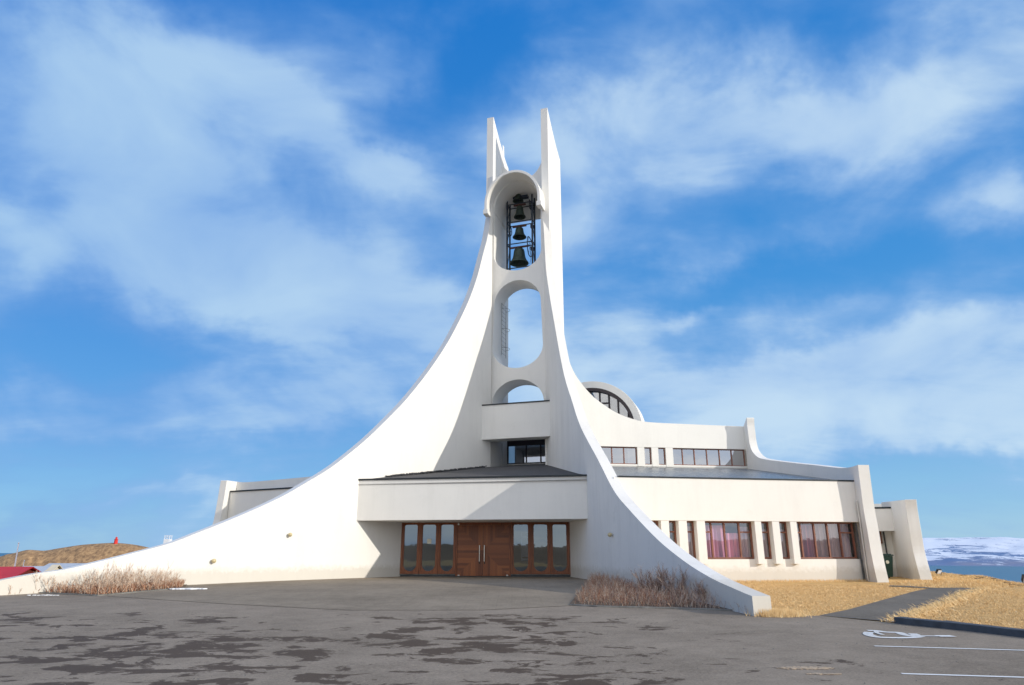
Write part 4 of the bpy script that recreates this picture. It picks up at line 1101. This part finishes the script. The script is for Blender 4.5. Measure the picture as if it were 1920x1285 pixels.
# grass blades
m = MB(); m.raw = True; rng = random.Random(21)
gp1 = [g(1440, 1157), g(1535, 1156), g(1748, 1103.5), g(1668, 1098), g(1380, 1095), REo.xy]
gp1 = [tuple(p) for p in gp1]
kx = [tuple(p) for p in kerbL]
gp2 = [kx[0], tuple(g(1712, 1158)), tuple(g(1760, 1140)), tuple(g(1822, 1112)), tuple(g(1852, 1104.5)), (20.5, 27), (16.5, 14)] + kx[::-1]
gp3 = [tuple(g(1640, 1097)), tuple(g(1748, 1103)), tuple(g(1852, 1104)), (21, 28.5), (27.5, 47), (20, 40), (17.5, 31)]
def blades(poly, n, hh, edge=0):
    xs_ = [p[0] for p in poly]; ys_ = [p[1] for p in poly]; k = 0
    while k < n:
        x = rng.uniform(min(xs_), max(xs_)); y = rng.uniform(min(ys_), max(ys_))
        if not inpoly(x, y, poly): 
            continue
        k += 1; z = ground(x, y); clump = .5 + .5 * sin(x * 2.1 + 3 * sin(y * 1.3)) * sin(y * 1.7 + x)
        h = hh * rng.uniform(.4, 1.2) * (.55 + .9 * clump); a = rng.uniform(0, 2*pi); w = rng.uniform(.006, .014); lx, ly = rng.gauss(-.35, .5) * h * 1.3, rng.gauss(0, .5) * h * 1.3
        i = len(m.v); m.v += [(x - w*cos(a), y - w*sin(a), z - .01), (x + w*cos(a), y + w*sin(a), z - .01), (x + lx, y + ly, z + h)]; m.f.append((i, i+1, i+2))
blades(gp1, 38000, .028); blades(gp2, 44000, .027); blades(gp3, 20000, .07)
# ragged fringe along the path's right edge
fr_ = [g(1690, 1169), g(1712, 1158), g(1735, 1149), g(1760, 1140), g(1785, 1131), g(1805, 1120), g(1822, 1112), g(1852, 1104.5)]
for k in range(2600):
    s = rng.randrange(len(fr_) - 1); P = Vector(fr_[s]).lerp(Vector(fr_[s+1]), rng.random()) + Vector((rng.gauss(-.05, .17), rng.gauss(0, .14)))
    z = .46 * sstep(6, 30, P.y) + .015; h = rng.uniform(.02, .09); i = len(m.v); w = .01; m.v += [(P.x - w, P.y, z), (P.x + w, P.y, z), (P.x + rng.gauss(-.08, .06), P.y + rng.gauss(0, .05), z + h)]; m.f.append((i, i+1, i+2))
# tuft at the foot of the right fin and along the wing wall
for k in range(1500):
    P = REo + Vector((rng.gauss(.12, .22), rng.gauss(-.1, .10), 0)); z = ground(P.x, P.y) + .02; h = rng.uniform(.05, .18); i = len(m.v); w = .008; m.v += [(P.x - w, P.y, z), (P.x + w, P.y, z), (P.x + rng.gauss(0, .06), P.y + rng.gauss(0, .04), z + h)]; m.f.append((i, i+1, i+2))
for k in range(2600):
    P = FP.at(rng.uniform(aF0 + 1, aF1 + .4), 0, (rng.uniform(.0, .2)) * fsg); z = ground(P.x, P.y); h = rng.uniform(.03, .13); i = len(m.v); w = .01; m.v += [(P.x - w, P.y, z), (P.x + w, P.y, z), (P.x + rng.gauss(0, .05), P.y + rng.gauss(0, .04), z + h)]; m.f.append((i, i+1, i+2))
tag(m.build('dry_grass', M['blade']), 'short yellow dry grass beside the footpath and wing', 'grass', None, 'stuff')

# painted lines and the wheelchair symbol
def pline(p0, p1, w, label, name='parking_line', grp='painted parking bay lines'):
    A, B = gpt(*p0), gpt(*p1); d = (B - A); d.z = 0; L = d.length; d.normalize(); s = Vector((-d.y, d.x, 0)) * w / 2; m = MB(); n = max(2, int(L / .5))
    rng = random.Random(int(p0[0]))
    for k in range(n):
        a = A + d * L * k / n; b = A + d * L * (k+1) / n
        za = .46 * sstep(6, 30, a.y) + .022; zb = .46 * sstep(6, 30, b.y) + .022
        m.quad((a.x - s.x, a.y - s.y, za), (b.x - s.x, b.y - s.y, zb), (b.x + s.x, b.y + s.y, zb), (a.x + s.x, a.y + s.y, za))
    return tag(m.build(name, M['paint']), label, 'line', grp)
pline((1640, 1214), (2050, 1226), .09, 'white painted parking line nearer the wheelchair symbol')
pline((1691, 1266.5), (2100, 1279), .09, 'white painted parking line nearest the photographer, at the lower right')
# wheelchair symbol, drawn flat as thick strokes
sym = [[(1629, 1184.5), (1642, 1185), (1660, 1187.5), (1684, 1188.5), (1694, 1192), (1706, 1194.5), (1718, 1194), (1711, 1190.5)],
       [(1630, 1188), (1627.5, 1191), (1634, 1194.8), (1650, 1197.5), (1680, 1198.5), (1710, 1198), (1727, 1195.8)],
       [(1718, 1194), (1730, 1195), (1760, 1195.4)], [(1760, 1195.4), (1786, 1195.5)], [(1642, 1185.5), (1645, 1189.5), (1655, 1193)]]
m = MB()
wds = [.16, .17, .10, .22, .08]
for si, s in enumerate(sym):
    P = [gpt(x, y) for x, y in catmull(s, 5)]
    for a, b in zip(P[:-1], P[1:]):
        d = (b - a); d.z = 0
        if d.length < 1e-4: continue
        d.normalize(); w = Vector((-d.y, d.x, 0)) * wds[si] / 2; e = d * .02; zz = .46 * sstep(6, 30, a.y) + .022 + si * .0012
        m.quad((*(a - w - e).xy, zz), (*(b - w + e).xy, zz), (*(b + w + e).xy, zz), (*(a + w - e).xy, zz))
m.raw = True
tag(m.build('wheelchair_symbol', M['paint']), 'white wheelchair symbol painted on the asphalt beside the dark kerb', 'marking')
# sand strewn on the asphalt, snow remnants by the left bed
def patch(name, cpx, rx, ry, off, mat, n, seed, label, cat, size=(.015, .05)):
    rng = random.Random(seed); c = gpt(*cpx); m = MB()
    for k in range(n):
        t = rng.uniform(0, 2*pi); q = rng.random() ** .7; P = c + Vector((cos(t) * rx * q, sin(t) * ry * q, 0)); z = .46 * sstep(6, 30, P.y) + off
        s = rng.uniform(*size); pts = [Vector((P.x + cos(a) * s * rng.uniform(.6, 1.2), P.y + sin(a) * s * rng.uniform(.5, 1), z)) for a in [i * pi / 3 for i in range(6)]]
        m.prism(pts, Vector((0, 0, s * .25)))
    return tag(m.build(name, mat), label, cat, None, 'stuff')
patch('strewn_sand', (1510, 1256), .42, .10, .02, M['sand'], 260, 3, 'pale sand strewn on the asphalt at the lower right', 'sand', (.008, .03))
patch('strewn_sand', (1545, 1267), .22, .05, .02, M['sand'], 110, 4, 'small streak of sand on the asphalt near the bottom edge', 'sand', (.008, .028))
patch('loose_straw', (1690, 1168), .35, .12, .02, M['sand'], 120, 5, 'pale straw gathered where path and kerb meet', 'straw', (.01, .035))
patch('old_snow', (350, 1107), .55, .12, .03, M['snow'], 60, 6, 'strip of old snow on the paving beside the left bed', 'snow', (.06, .14))
patch('old_snow', (84, 1118), .55, .05, .02, M['snow'], 16, 7, 'few bits of snow at the kerb of the left bed', 'snow', (.03, .07))
# scattered grit on the whole car park front
m = MB(); rng = random.Random(77)
for k in range(420):
    Y = rng.uniform(5.5, 19); X = rng.uniform(-.8, .8) * Y
    if not inpoly(X, Y, [tuple(p) for p in carpark]): continue
    s = rng.uniform(.004, .013); z = .46 * sstep(6, 30, Y) + .016
    m.lathe((X, Y, z), [(s, 0), (s * .8, s * .6), (0, s)], 5)
tag(m.build('loose_grit', M['kerb']), 'small loose stones scattered over the asphalt', 'grit', None, 'stuff')

# wheelie bin beside the annex
bx0 = EYE + ray(1662, 1087) * (32.6 / ray(1662, 1087).y); bz = ground(bx0.x, bx0.y)
bn = empty('wheelie_bin', (bx0.x, bx0.y, bz)); tag(bn, 'dark green wheelie bin standing between the wing fin and the annex', 'bin')
m = MB(); c = Vector((bx0.x, bx0.y, bz))
h = .96; m.v = [tuple(c + Vector(p)) for p in ((-.20, -.24, .06), (.20, -.24, .06), (.20, .22, .06), (-.20, .22, .06), (-.28, -.34, h), (.28, -.34, h), (.28, .30, h), (-.28, .30, h))]
m.f = [(0, 1, 2, 3), (4, 5, 6, 7), (0, 1, 5, 4), (1, 2, 6, 5), (2, 3, 7, 6), (3, 0, 4, 7)]
m.build('bin_body', M['binmat'], bn, bevel=.02)
m = MB(); m.box(c + Vector((0, -.02, h + .035)), (.30, 0, 0), (0, .36, 0), (0, 0, .03)); m.box(c + Vector((0, -.02, h + .08)), (.24, 0, 0), (0, .28, 0), (0, 0, .015)); m.build('lid', M['binmat'], bn, bevel=.015)
for s in (-.25, .25):
    m = MB(); m.tube(c + Vector((s - .03, .25, .1)), c + Vector((s + .03, .25, .1)), .1, n=16); m.build('wheel', M['black'], bn)
m = MB(); m.tube(c + Vector((-.22, .37, h + .02)), c + Vector((.22, .37, h + .02)), .018); m.build('handle', M['binmat'], bn)
m = MB(); m.tube(c + Vector((0, -.318, .70)), c + Vector((0, -.330, .70)), .075, n=18); m.build('badge', M['paper'], bn)

# two small floodlights on the grass near the sea
def flood(px, py, Y, s, label, rot):
    r_ = ray(px, py); P = EYE + r_ * (Y / r_.y); z = ground(P.x, P.y); P = Vector((P.x, P.y, z))
    o = empty('floodlight', P); tag(o, label, 'floodlight', 'small floodlights on the grass by the sea')
    R = Matrix.Rotation(rot, 3, 'Z'); X, Y_ = R @ Vector((1, 0, 0)), R @ Vector((0, 1, 0)); up = (Vector((0, 0, 1)) * .8 + Y_ * -.6).normalized(); fw = X.cross(up)
    c = P + Vector((0, 0, s * .75))
    m = MB(); m.box(c, X * s * .48, up * s * .42, fw * s * .2); m.build('housing', M['black'], o, bevel=.01)
    m = MB(); m.box(c + (-fw if fw.y > 0 else fw) * s * .21, X * s * .42, up * s * .36, fw * s * .012); m.build('lamp_glass', M['snow'], o)
    m = MB(); m.path([c + X * s * .54, P + X * s * .54 + Vector((0, 0, .02)), P - X * s * .54 + Vector((0, 0, .02)), c - X * s * .54], s * .035, 6); m.box(P + Vector((0, 0, -.05)), X * s * .5, Y_ * s * .3, Vector((0, 0, .08))); m.build('bracket', M['plinth'], o)
flood(1762, 1084, 36.5, .27, 'small black floodlight with a pale glass, on the grass right of the outermost white fin', .3)
flood(1927, 1092, 29.5, .36, 'small dark floodlight at the right edge of the photo, in front of the sea', -.2)
# low rocks and heath along the coast edge
m = MB(); rng = random.Random(9)
for k in range(160):
    t = rng.uniform(-.15, 1.25); X = 21 + 8 * t + rng.gauss(-.5, .5); Y = 30 + 21 * t; s = rng.uniform(.03, .10); z = ground(X, Y)
    pts = [(X + cos(a) * s * rng.uniform(.6, 1.2) * 1.6, Y + sin(a) * s * rng.uniform(.6, 1.2), z - .05) for a in [i * pi / 3 for i in range(6)]]
    m.prism([Vector(p) for p in pts], Vector((0, 0, s * .9)))
tag(m.build('coastal_rocks', M['soil'], smooth=180), 'low brown rocks and tufts along the grassy edge above the sea', 'rocks', None, 'stuff')

# ---- far snowy mountains across the fjord
def noise2(x, y, seed=0):
    from mathutils import noise as mn
    return mn.fractal(Vector((x, y, seed)), 0.9, 2.1, 5)
def mountains(name, azs, y0, depth, topf, mat, step=60, rows=26):
    v = []; fcs = []; n = len(azs)
    for j in range(rows + 1):
        for i, az in enumerate(azs):
            t = j / rows; R = y0 + depth * t; x, y = R * sin(az), R * cos(az)
            H = topf(az); base = noise2(x / 420, y / 420, 2); fine = noise2(x / 90, y / 90, 5)
            ez = SEA - 1 + (H - SEA) * (sstep(0, .16, t) * .22 + sstep(.12, .75, t) * .78) * (1 + .08 * base) + fine * 5.5 * sstep(0, .1, t)
            v.append((x, y, ez))
    for j in range(rows):
        for i in range(n - 1): fcs.append((j*n+i, j*n+i+1, (j+1)*n+i+1, (j+1)*n+i))
    me = bpy.data.meshes.new(name); me.from_pydata(v, [], fcs); me.polygons.foreach_set('use_smooth', [True]*len(me.polygons))
    return tag(link(name, me, None, mat), kind='structure')
def mtop(az):
    d = math.degrees(az)
    # height seen at the photograph: about 1 degree above eye level at the right edge
    return 1.6 + 4300 * tan(radians(.80 + .05 * sin(d * .45 + 1) + .02 * sin(d * 1.7)))
mountains('mountains', [radians(-20 + k * .25) for k in range(520)], 2600, 1900, mtop, M['mount'])
mountains('mountains', [radians(125 + k * 1.0) for k in range(120)], 1500, 900, lambda az: 34 + 16 * sin(az * 9) + 8 * sin(az * 23), M['hill'])
# ---- island hill at the left with its lighthouse
hp = [(-160, 1040), (-80, 1048), (-30, 1048), (0, 1044), (12, 1040), (25, 1037.5), (50, 1031.5), (68, 1032), (85, 1032.5), (115, 1027.5), (155, 1021.5), (190, 1019), (217, 1018), (250, 1021), (280, 1027), (320, 1036), (370, 1043), (430, 1060), (460, 1075)]
YH = 700.0
v = []; fcs = []; cols_ = catmull(hp, 10); rows = 22
for j in range(rows + 1):
    for (x, y) in cols_:
        r_ = ray(x, y); P = EYE + r_ * (YH / r_.y); t = j / rows
        # front cliff (t<.45), flat top with gentle hump, back
        Yy = YH - 60 + 150 * t; f1 = sstep(.02, .20, t) * .55 + sstep(.18, .42, t) * .45
        nz = noise2(P.x / 14, Yy / 14, 9); cliff = noise2(P.x / 5, Yy / 40, 4)
        z = SEA + (P.z - SEA) * f1 + nz * .9 * sstep(0, .2, t) * (1 - .9 * sstep(.3, .42, t)) + cliff * 2.0 * sstep(0, .1, t) * (1 - sstep(.2, .38, t))
        if t > .5: z -= (t - .5) * 16
        v.append((P.x * Yy / YH, Yy, z))
nc = len(cols_)
for j in range(rows):
    for i in range(nc - 1): fcs.append((j*nc+i, j*nc+i+1, (j+1)*nc+i+1, (j+1)*nc+i))
me = bpy.data.meshes.new('island_hill'); me.from_pydata(v, [], fcs); me.polygons.foreach_set('use_smooth', [True]*len(me.polygons)); tag(link('island_hill', me, None, M['hill']), kind='structure')
M['red'] = plain('red paint', (.62, .03, .02), .5, 0, .1)
M['redroof'] = plain('red corrugated sheet', (.92, .03, .02), .45, 0, .15, .3)
M['orange'] = plain('orange red wall', (.60, .10, .05), .7, 0, .12, .3)
M['greyroof'] = plain('pale grey corrugated sheet', (.42, .46, .52), .5, 0, .15, .3)
M['hwall'] = plain('cream house wall', (.62, .55, .42), .8, 0, .1, .5)
M['darkrock'] = plain('dark opening', (.03, .03, .035), .9)
r_ = ray(217, 1018.5); P = EYE + r_ * (700 / r_.y); lt = empty('lighthouse', (P.x, P.y, P.z)); tag(lt, 'tiny red lighthouse on top of the brown hill at the left', 'lighthouse')
m = MB(); m.tube(P - Vector((0, 0, 3)), P + Vector((0, 0, 3.4)), 1.9, 1.6, 8); m.build('tower', M['red'], lt)
m = MB(); m.tube(P + Vector((0, 0, 3.4)), P + Vector((0, 0, 3.7)), 2.1, 2.1, 8); m.tube(P + Vector((0, 0, 3.7)), P + Vector((0, 0, 5.0)), 1.0, 1.0, 8); m.tube(P + Vector((0, 0, 5.0)), P + Vector((0, 0, 6.0)), 1.2, .1, 8); m.build('lantern', M['red'], lt)

# ---- town houses below the hill, mostly hidden by the fin
def house(px0, px1, ytop, Y, hroof, hwall, depth, roofm, wallm, label, windows=3):
    A = EYE + ray(px0, ytop) * (Y / ray(px0, ytop).y); B = EYE + ray(px1, ytop) * (Y / ray(px1, ytop).y)
    x0, x1 = A.x, B.x; zt = A.z; ze = zt - hroof; zb = ze - hwall
    o = empty('house', ((x0 + x1) / 2, Y, zb)); tag(o, label, 'house', 'houses below the hill')
    m = MB(); m.box(((x0 + x1) / 2, Y + depth * 0, (ze + zb) / 2 - 2), ((x1 - x0) / 2 - .25, 0, 0), (0, depth / 2 - .25, 0), (0, 0, (ze - zb) / 2 + 2))
    for x in (x0 + .25, x1 - .25): m.v += [(x, Y - depth / 2 + .25, ze), (x, Y + depth / 2 - .25, ze), (x, Y, zt - .12)]; i = len(m.v); m.f.append((i-3, i-2, i-1))
    m.build('wall', M[wallm], o)
    m = MB(); n = 1
    for s in (-1, 1):
        m.prism([Vector((x0, Y, zt)), Vector((x1, Y, zt)), Vector((x1, Y + s * depth / 2, ze - .02)), Vector((x0, Y + s * depth / 2, ze - .02))], Vector((0, 0, .08)))
    m.build('roof', M[roofm], o)
    for k in range(windows):
        xw = x0 + (x1 - x0) * (k + .5) / windows; m = MB(); m.box((xw, Y - depth / 2 + .24, ze - 1.1), (.5, 0, 0), (0, .04, 0), (0, 0, .55)); w = m.build('window', M['snow'], o)
        m = MB(); m.box((xw, Y - depth / 2 + .19, ze - 1.1), (.42, 0, 0), (0, .02, 0), (0, 0, .47)); m.build('pane', M['darkrock'], w)
    return o
house(-85, 62, 1064.8, 56, 1.3, 2.2, 7.0, 'redroof', 'orange', 'house with a bright red roof at the left edge behind the fin')
house(44, 99, 1063, 92, 1.0, 2.4, 6.0, 'greyroof', 'hwall', 'grey roofed house just right of the red roof', 2)
house(92, 172, 1057.3, 120, 1.6, 2.6, 9.0, 'greyroof', 'hwall', 'longest pale grey roofed house below the brown hill', 4)
house(98, 112, 1060.5, 72, .9, 1.6, 3.0, 'hwall', 'hwall', 'tiny cream house gable with one dark opening above the left shrubs', 1)
# poles (masts) behind the red roof
def pole(x0, y0, x1, y1, Y, r_, label):
    A = EYE + ray(x0, y0) * (Y / ray(x0, y0).y); B = EYE + ray(x1, y1) * (Y / ray(x1, y1).y)
    d = (B - A); A = A - d * .9; m = MB(); m.tube(A, B, r_, r_ * .6, 8); m.lathe(B, [(r_ * .6, 0), (r_ * 1.1, .03), (0, .12)], 8)
    return tag(m.build('flagpole', M['snow'], smooth=60), label, 'flagpole', 'white poles by the red roof')
pole(27, 1066, 35, 1019, 60, .07, 'taller white flagpole behind the red roof at the left edge')
pole(42.5, 1066, 45.5, 1052.5, 62, .05, 'shorter white pole just right of the tall flagpole')
# white roof structure with a rail peeking over the fin
Pq = EYE + ray(314, 1019) * (60 / ray(314, 1019).y); wt = empty('white_tower', (Pq.x, Pq.y, -3)); tag(wt, 'small white railed tower top peeking over the left fin, right of the hill', 'tower')
m = MB(); s = .24; zt_ = (EYE + ray(314, 1011) * (60 / ray(314, 1011).y)).z
m.box((Pq.x, Pq.y, (zt_ - 4) / 2), (s, 0, 0), (0, s, 0), (0, 0, (zt_ + 4) / 2)); m.build('tower_body', M['snow'], wt)
m = MB(); zr_ = (EYE + ray(314, 1004) * (60 / ray(314, 1004).y)).z
for sx_ in (-1, 1):
    for sy in (-1, 1): m.tube((Pq.x + sx_ * s * .85, Pq.y + sy * s * .85, zt_ - .05), (Pq.x + sx_ * s * .85, Pq.y + sy * s * .85, zr_), .022)
for zz in (zr_ - .04, (zr_ + zt_) / 2): 
    c4 = [Vector((Pq.x + a * s * .85, Pq.y + b * s * .85, zz)) for a, b in ((-1, -1), (1, -1), (1, 1), (-1, 1), (-1, -1))]; m.path(c4, .018)
m.build('railing', M['snow'], wt)

# ================================================================== LIGHT, SKY, CAMERA
SUN_AZ = radians(63); SUN_EL = radians(18.3)
S = Vector((sin(SUN_AZ) * cos(SUN_EL), -cos(SUN_AZ) * cos(SUN_EL), sin(SUN_EL)))
ld_ = bpy.data.lights.new('sun', 'SUN'); ld_.energy = 3.3; ld_.angle = radians(.5); ld_.color = (1, .93, .82)
lo = bpy.data.objects.new('sun', ld_); COL.objects.link(lo); lo.rotation_euler = S.to_track_quat('Z', 'Y').to_euler()
w = bpy.data.worlds.new('World'); sc.world = w; w.use_nodes = True; nt = w.node_tree; nt.nodes.clear()
out = N(nt, 'ShaderNodeOutputWorld'); bg = N(nt, 'ShaderNodeBackground'); nt.links.new(bg.outputs[0], out.inputs[0]); bg.inputs[1].default_value = .12
sky = N(nt, 'ShaderNodeTexSky', sky_type='NISHITA', sun_disc=False, sun_elevation=SUN_EL, sun_rotation=pi - SUN_AZ, altitude=20, air_density=1.0, dust_density=.3, ozone_density=1.5)
tc = N(nt, 'ShaderNodeTexCoord').outputs['Generated']
hs_out = sky.outputs[0]
# warped direction for soft clouds
nz = N(nt, 'ShaderNodeTexNoise'); nz.inputs['Scale'].default_value = 3.2; nz.inputs['Detail'].default_value = 6; nz.inputs['Roughness'].default_value = .58; nt.links.new(tc, nz.inputs['Vector'])
sub = N(nt, 'ShaderNodeVectorMath', operation='SUBTRACT'); nt.links.new(nz.outputs['Color'], sub.inputs[0]); sub.inputs[1].default_value = (.5, .5, .5)
scl = N(nt, 'ShaderNodeVectorMath', operation='SCALE'); nt.links.new(sub.outputs[0], scl.inputs[0]); scl.inputs['Scale'].default_value = .25
add = N(nt, 'ShaderNodeVectorMath', operation='ADD'); nt.links.new(tc, add.inputs[0]); nt.links.new(scl.outputs[0], add.inputs[1])
wd_ = add.outputs[0]
def blob(x, y, rx, ry, rot, wt_):
    c = ray(x, y).normalized(); right = Vector((c.y, -c.x, 0)).normalized(); up = right.cross(c)
    t = radians(rot); e1 = right * cos(t) + up * sin(t); e2 = -right * sin(t) + up * cos(t)
    def dot(v):
        d = N(nt, 'ShaderNodeVectorMath', operation='DOT_PRODUCT'); nt.links.new(wd_, d.inputs[0]); d.inputs[1].default_value = v; return d.outputs['Value']
    q = 1.0 / (F * 1.0)
    a = dot(e1 / (rx * q * 1.0)); b = dot(e2 / (ry * q)); 
    s2 = math_(nt, 'ADD', math_(nt, 'MULTIPLY', a, a), math_(nt, 'MULTIPLY', b, b))
    gss = math_(nt, 'EXPONENT', math_(nt, 'MULTIPLY', s2, -.5))
    front = math_(nt, 'GREATER_THAN', dot(c), .1)
    return math_(nt, 'MULTIPLY', math_(nt, 'MULTIPLY', gss, front), wt_)
BL = [(740, 330, 60, 42, -10, .42), (570, 215, 150, 55, -25, .38), (250, 300, 260, 110, -12, .42), (430, 400, 230, 90, -15, .45), (620, 570, 190, 50, -12, .42),
      (380, 520, 220, 60, -10, .34), (120, 120, 220, 90, 0, .34), (830, 70, 160, 28, 25, .34), (620, 60, 120, 50, 0, .25), (1110, 330, 150, 90, -10, .46), (1250, 260, 110, 50, -15, .28),
      (1560, 240, 130, 65, -25, .50), (1390, 190, 150, 60, -20, .34), (1800, 160, 160, 90, 0, .30), (1650, 400, 240, 26, -5, .26), (1480, 420, 110, 26, 8, .22), (1275, 580, 50, 16, 10, .42),
      (1450, 720, 360, 60, -4, .52), (1750, 640, 240, 34, 6, .46), (1600, 560, 240, 22, 5, .22), (980, 620, 110, 45, 0, .38), (1890, 345, 60, 42, 15, .50), (200, 985, 320, 16, 7, .34),
      (90, 800, 150, 22, 5, .25), (380, 730, 280, 45, 5, .30), (560, 800, 160, 24, 15, .26), (1750, 870, 210, 16, 4, .30), (700, 690, 130, 40, 20, .28), (1560, 810, 360, 40, 0, .42), (60, 560, 200, 40, 0, .12), (1000, 420, 140, 60, 0, .22), (480, 150, 300, 30, -20, .2), (300, 770, 320, 70, 2, .2), (1000, 250, 120, 60, 0, .22), (1130, 560, 120, 30, 0, .15)]
acc = None
for b_ in BL:
    g_ = blob(*b_); acc = g_ if acc is None else math_(nt, 'ADD', acc, g_)
NEG = [(1000, 110, 200, 70, -20, -.28), (1330, 520, 170, 40, 8, -.30), (120, 640, 240, 34, 4, -.30), (860, 300, 40, 90, 0, -.14), (1650, 920, 240, 26, 3, -.16), (1800, 300, 200, 30, 10, -.14), (160, 910, 260, 30, 6, -.2), (1400, 60, 120, 40, 0, -.15)]
for b_ in NEG: acc = math_(nt, 'ADD', acc, blob(*b_))
# generic cloud noise everywhere, in a sky-plane projection
sep = N(nt, 'ShaderNodeSeparateXYZ'); nt.links.new(tc, sep.inputs[0])
zden = math_(nt, 'ADD', math_(nt, 'MAXIMUM', sep.outputs['Z'], 0.0), .22)
comb = N(nt, 'ShaderNodeCombineXYZ'); nt.links.new(math_(nt, 'DIVIDE', sep.outputs['X'], zden), comb.inputs[0]); nt.links.new(math_(nt, 'DIVIDE', sep.outputs['Y'], zden), comb.inputs[1])
n1 = noise(nt, 1.3, 8, .56, vec=comb.outputs[0], dist=.4); n2 = noise(nt, 4.5, 7, .6, vec=comb.outputs[0], mapping=(.7, 1.3, 1), dist=.3)
n3 = noise(nt, 2.6, 10, .66, vec=comb.outputs[0], mapping=(.8, 1.5, 1), dist=.7)
base = math_(nt, 'ADD', math_(nt, 'MULTIPLY', math_(nt, 'SUBTRACT', n1, .5), 1.0), math_(nt, 'ADD', math_(nt, 'MULTIPLY', math_(nt, 'SUBTRACT', n2, .5), .62), math_(nt, 'MULTIPLY', math_(nt, 'SUBTRACT', n3, .5), .30)))
n4 = noise(nt, 4.2, 5, .50, vec=tc, mapping=(1, 1, 1.6), dist=.5)
base = math_(nt, 'ADD', math_(nt, 'MULTIPLY', base, .72), math_(nt, 'MULTIPLY', math_(nt, 'SUBTRACT', n4, .5), 1.15))
dens = math_(nt, 'ADD', math_(nt, 'ADD', math_(nt, 'MULTIPLY', acc, .82), base), .25)
dm = N(nt, 'ShaderNodeMapRange', interpolation_type='SMOOTHSTEP'); nt.links.new(dens, dm.inputs[0]); dm.inputs[1].default_value = -.02; dm.inputs[2].default_value = .86; dm.inputs[3].default_value = 0; dm.inputs[4].default_value = .90
K = 1 / .12
el = ramp(nt, sep.outputs['Z'], [(0.0, (.34, .63, .89)), (.06, (.24, .55, .89)), (.17, (.12, .42, .85)), (.36, (.040, .31, .80)), (.70, (.004, .215, .72))])
elK = N(nt, 'ShaderNodeVectorMath', operation='SCALE'); nt.links.new(el, elK.inputs[0]); elK.inputs['Scale'].default_value = K
clear = mixc(nt, .80, hs_out, elK.outputs[0])
cshade = ramp(nt, math_(nt, 'ADD', math_(nt, 'MULTIPLY', n4, .6), math_(nt, 'MULTIPLY', dm.outputs[0], .45)), [(.36, (.23, .43, .80)), (.58, (.35, .55, .87)), (.80, (.58, .76, .94))])
cK = N(nt, 'ShaderNodeVectorMath', operation='SCALE'); nt.links.new(cshade, cK.inputs[0]); cK.inputs['Scale'].default_value = K
front0 = mixc(nt, dm.outputs[0], clear, cK.outputs[0])
# the sky is deeper away from the sun (left) than towards it (right)
lf = N(nt, 'ShaderNodeMapRange', interpolation_type='SMOOTHSTEP'); nt.links.new(sep.outputs['X'], lf.inputs[0]); lf.inputs[1].default_value = -.75; lf.inputs[2].default_value = .35; lf.inputs[3].default_value = 0; lf.inputs[4].default_value = 1
front = mixc(nt, 1.0, front0, mixc(nt, lf.outputs[0], (.74, .86, .97), (1.05, 1.04, 1.02)), 'MULTIPLY')
# unseen bright broken cloud added behind the camera, towards the sun, to lift shade
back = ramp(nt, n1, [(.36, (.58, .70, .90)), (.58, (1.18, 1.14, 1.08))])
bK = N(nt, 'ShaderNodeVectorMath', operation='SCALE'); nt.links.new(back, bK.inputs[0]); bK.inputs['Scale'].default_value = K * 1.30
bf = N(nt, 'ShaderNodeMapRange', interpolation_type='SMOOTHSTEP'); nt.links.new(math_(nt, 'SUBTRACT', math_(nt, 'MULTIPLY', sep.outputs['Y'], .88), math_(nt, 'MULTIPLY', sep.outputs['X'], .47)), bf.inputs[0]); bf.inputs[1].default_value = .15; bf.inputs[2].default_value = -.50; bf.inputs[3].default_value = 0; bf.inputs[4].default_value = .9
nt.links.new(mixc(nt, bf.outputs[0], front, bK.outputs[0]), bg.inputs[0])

cam = bpy.data.cameras.new('camera'); co = bpy.data.objects.new('camera', cam); COL.objects.link(co); sc.camera = co
cam.sensor_width = 36; cam.sensor_fit = 'HORIZONTAL'; cam.lens = 36 * F / 1920; cam.clip_end = 60000; cam.clip_start = .1
co.location = EYE; co.rotation_euler = (pi / 2 + PITCH, 0, 0)
sc.view_settings.view_transform = 'Standard'; sc.view_settings.look = 'None'; sc.view_settings.exposure = -0.06; sc.view_settings.gamma = 1
sc.render.resolution_x = 1024; sc.render.resolution_y = 685
sc.cycles.use_denoising = True; sc.cycles.max_bounces = 6; sc.cycles.transparent_max_bounces = 12
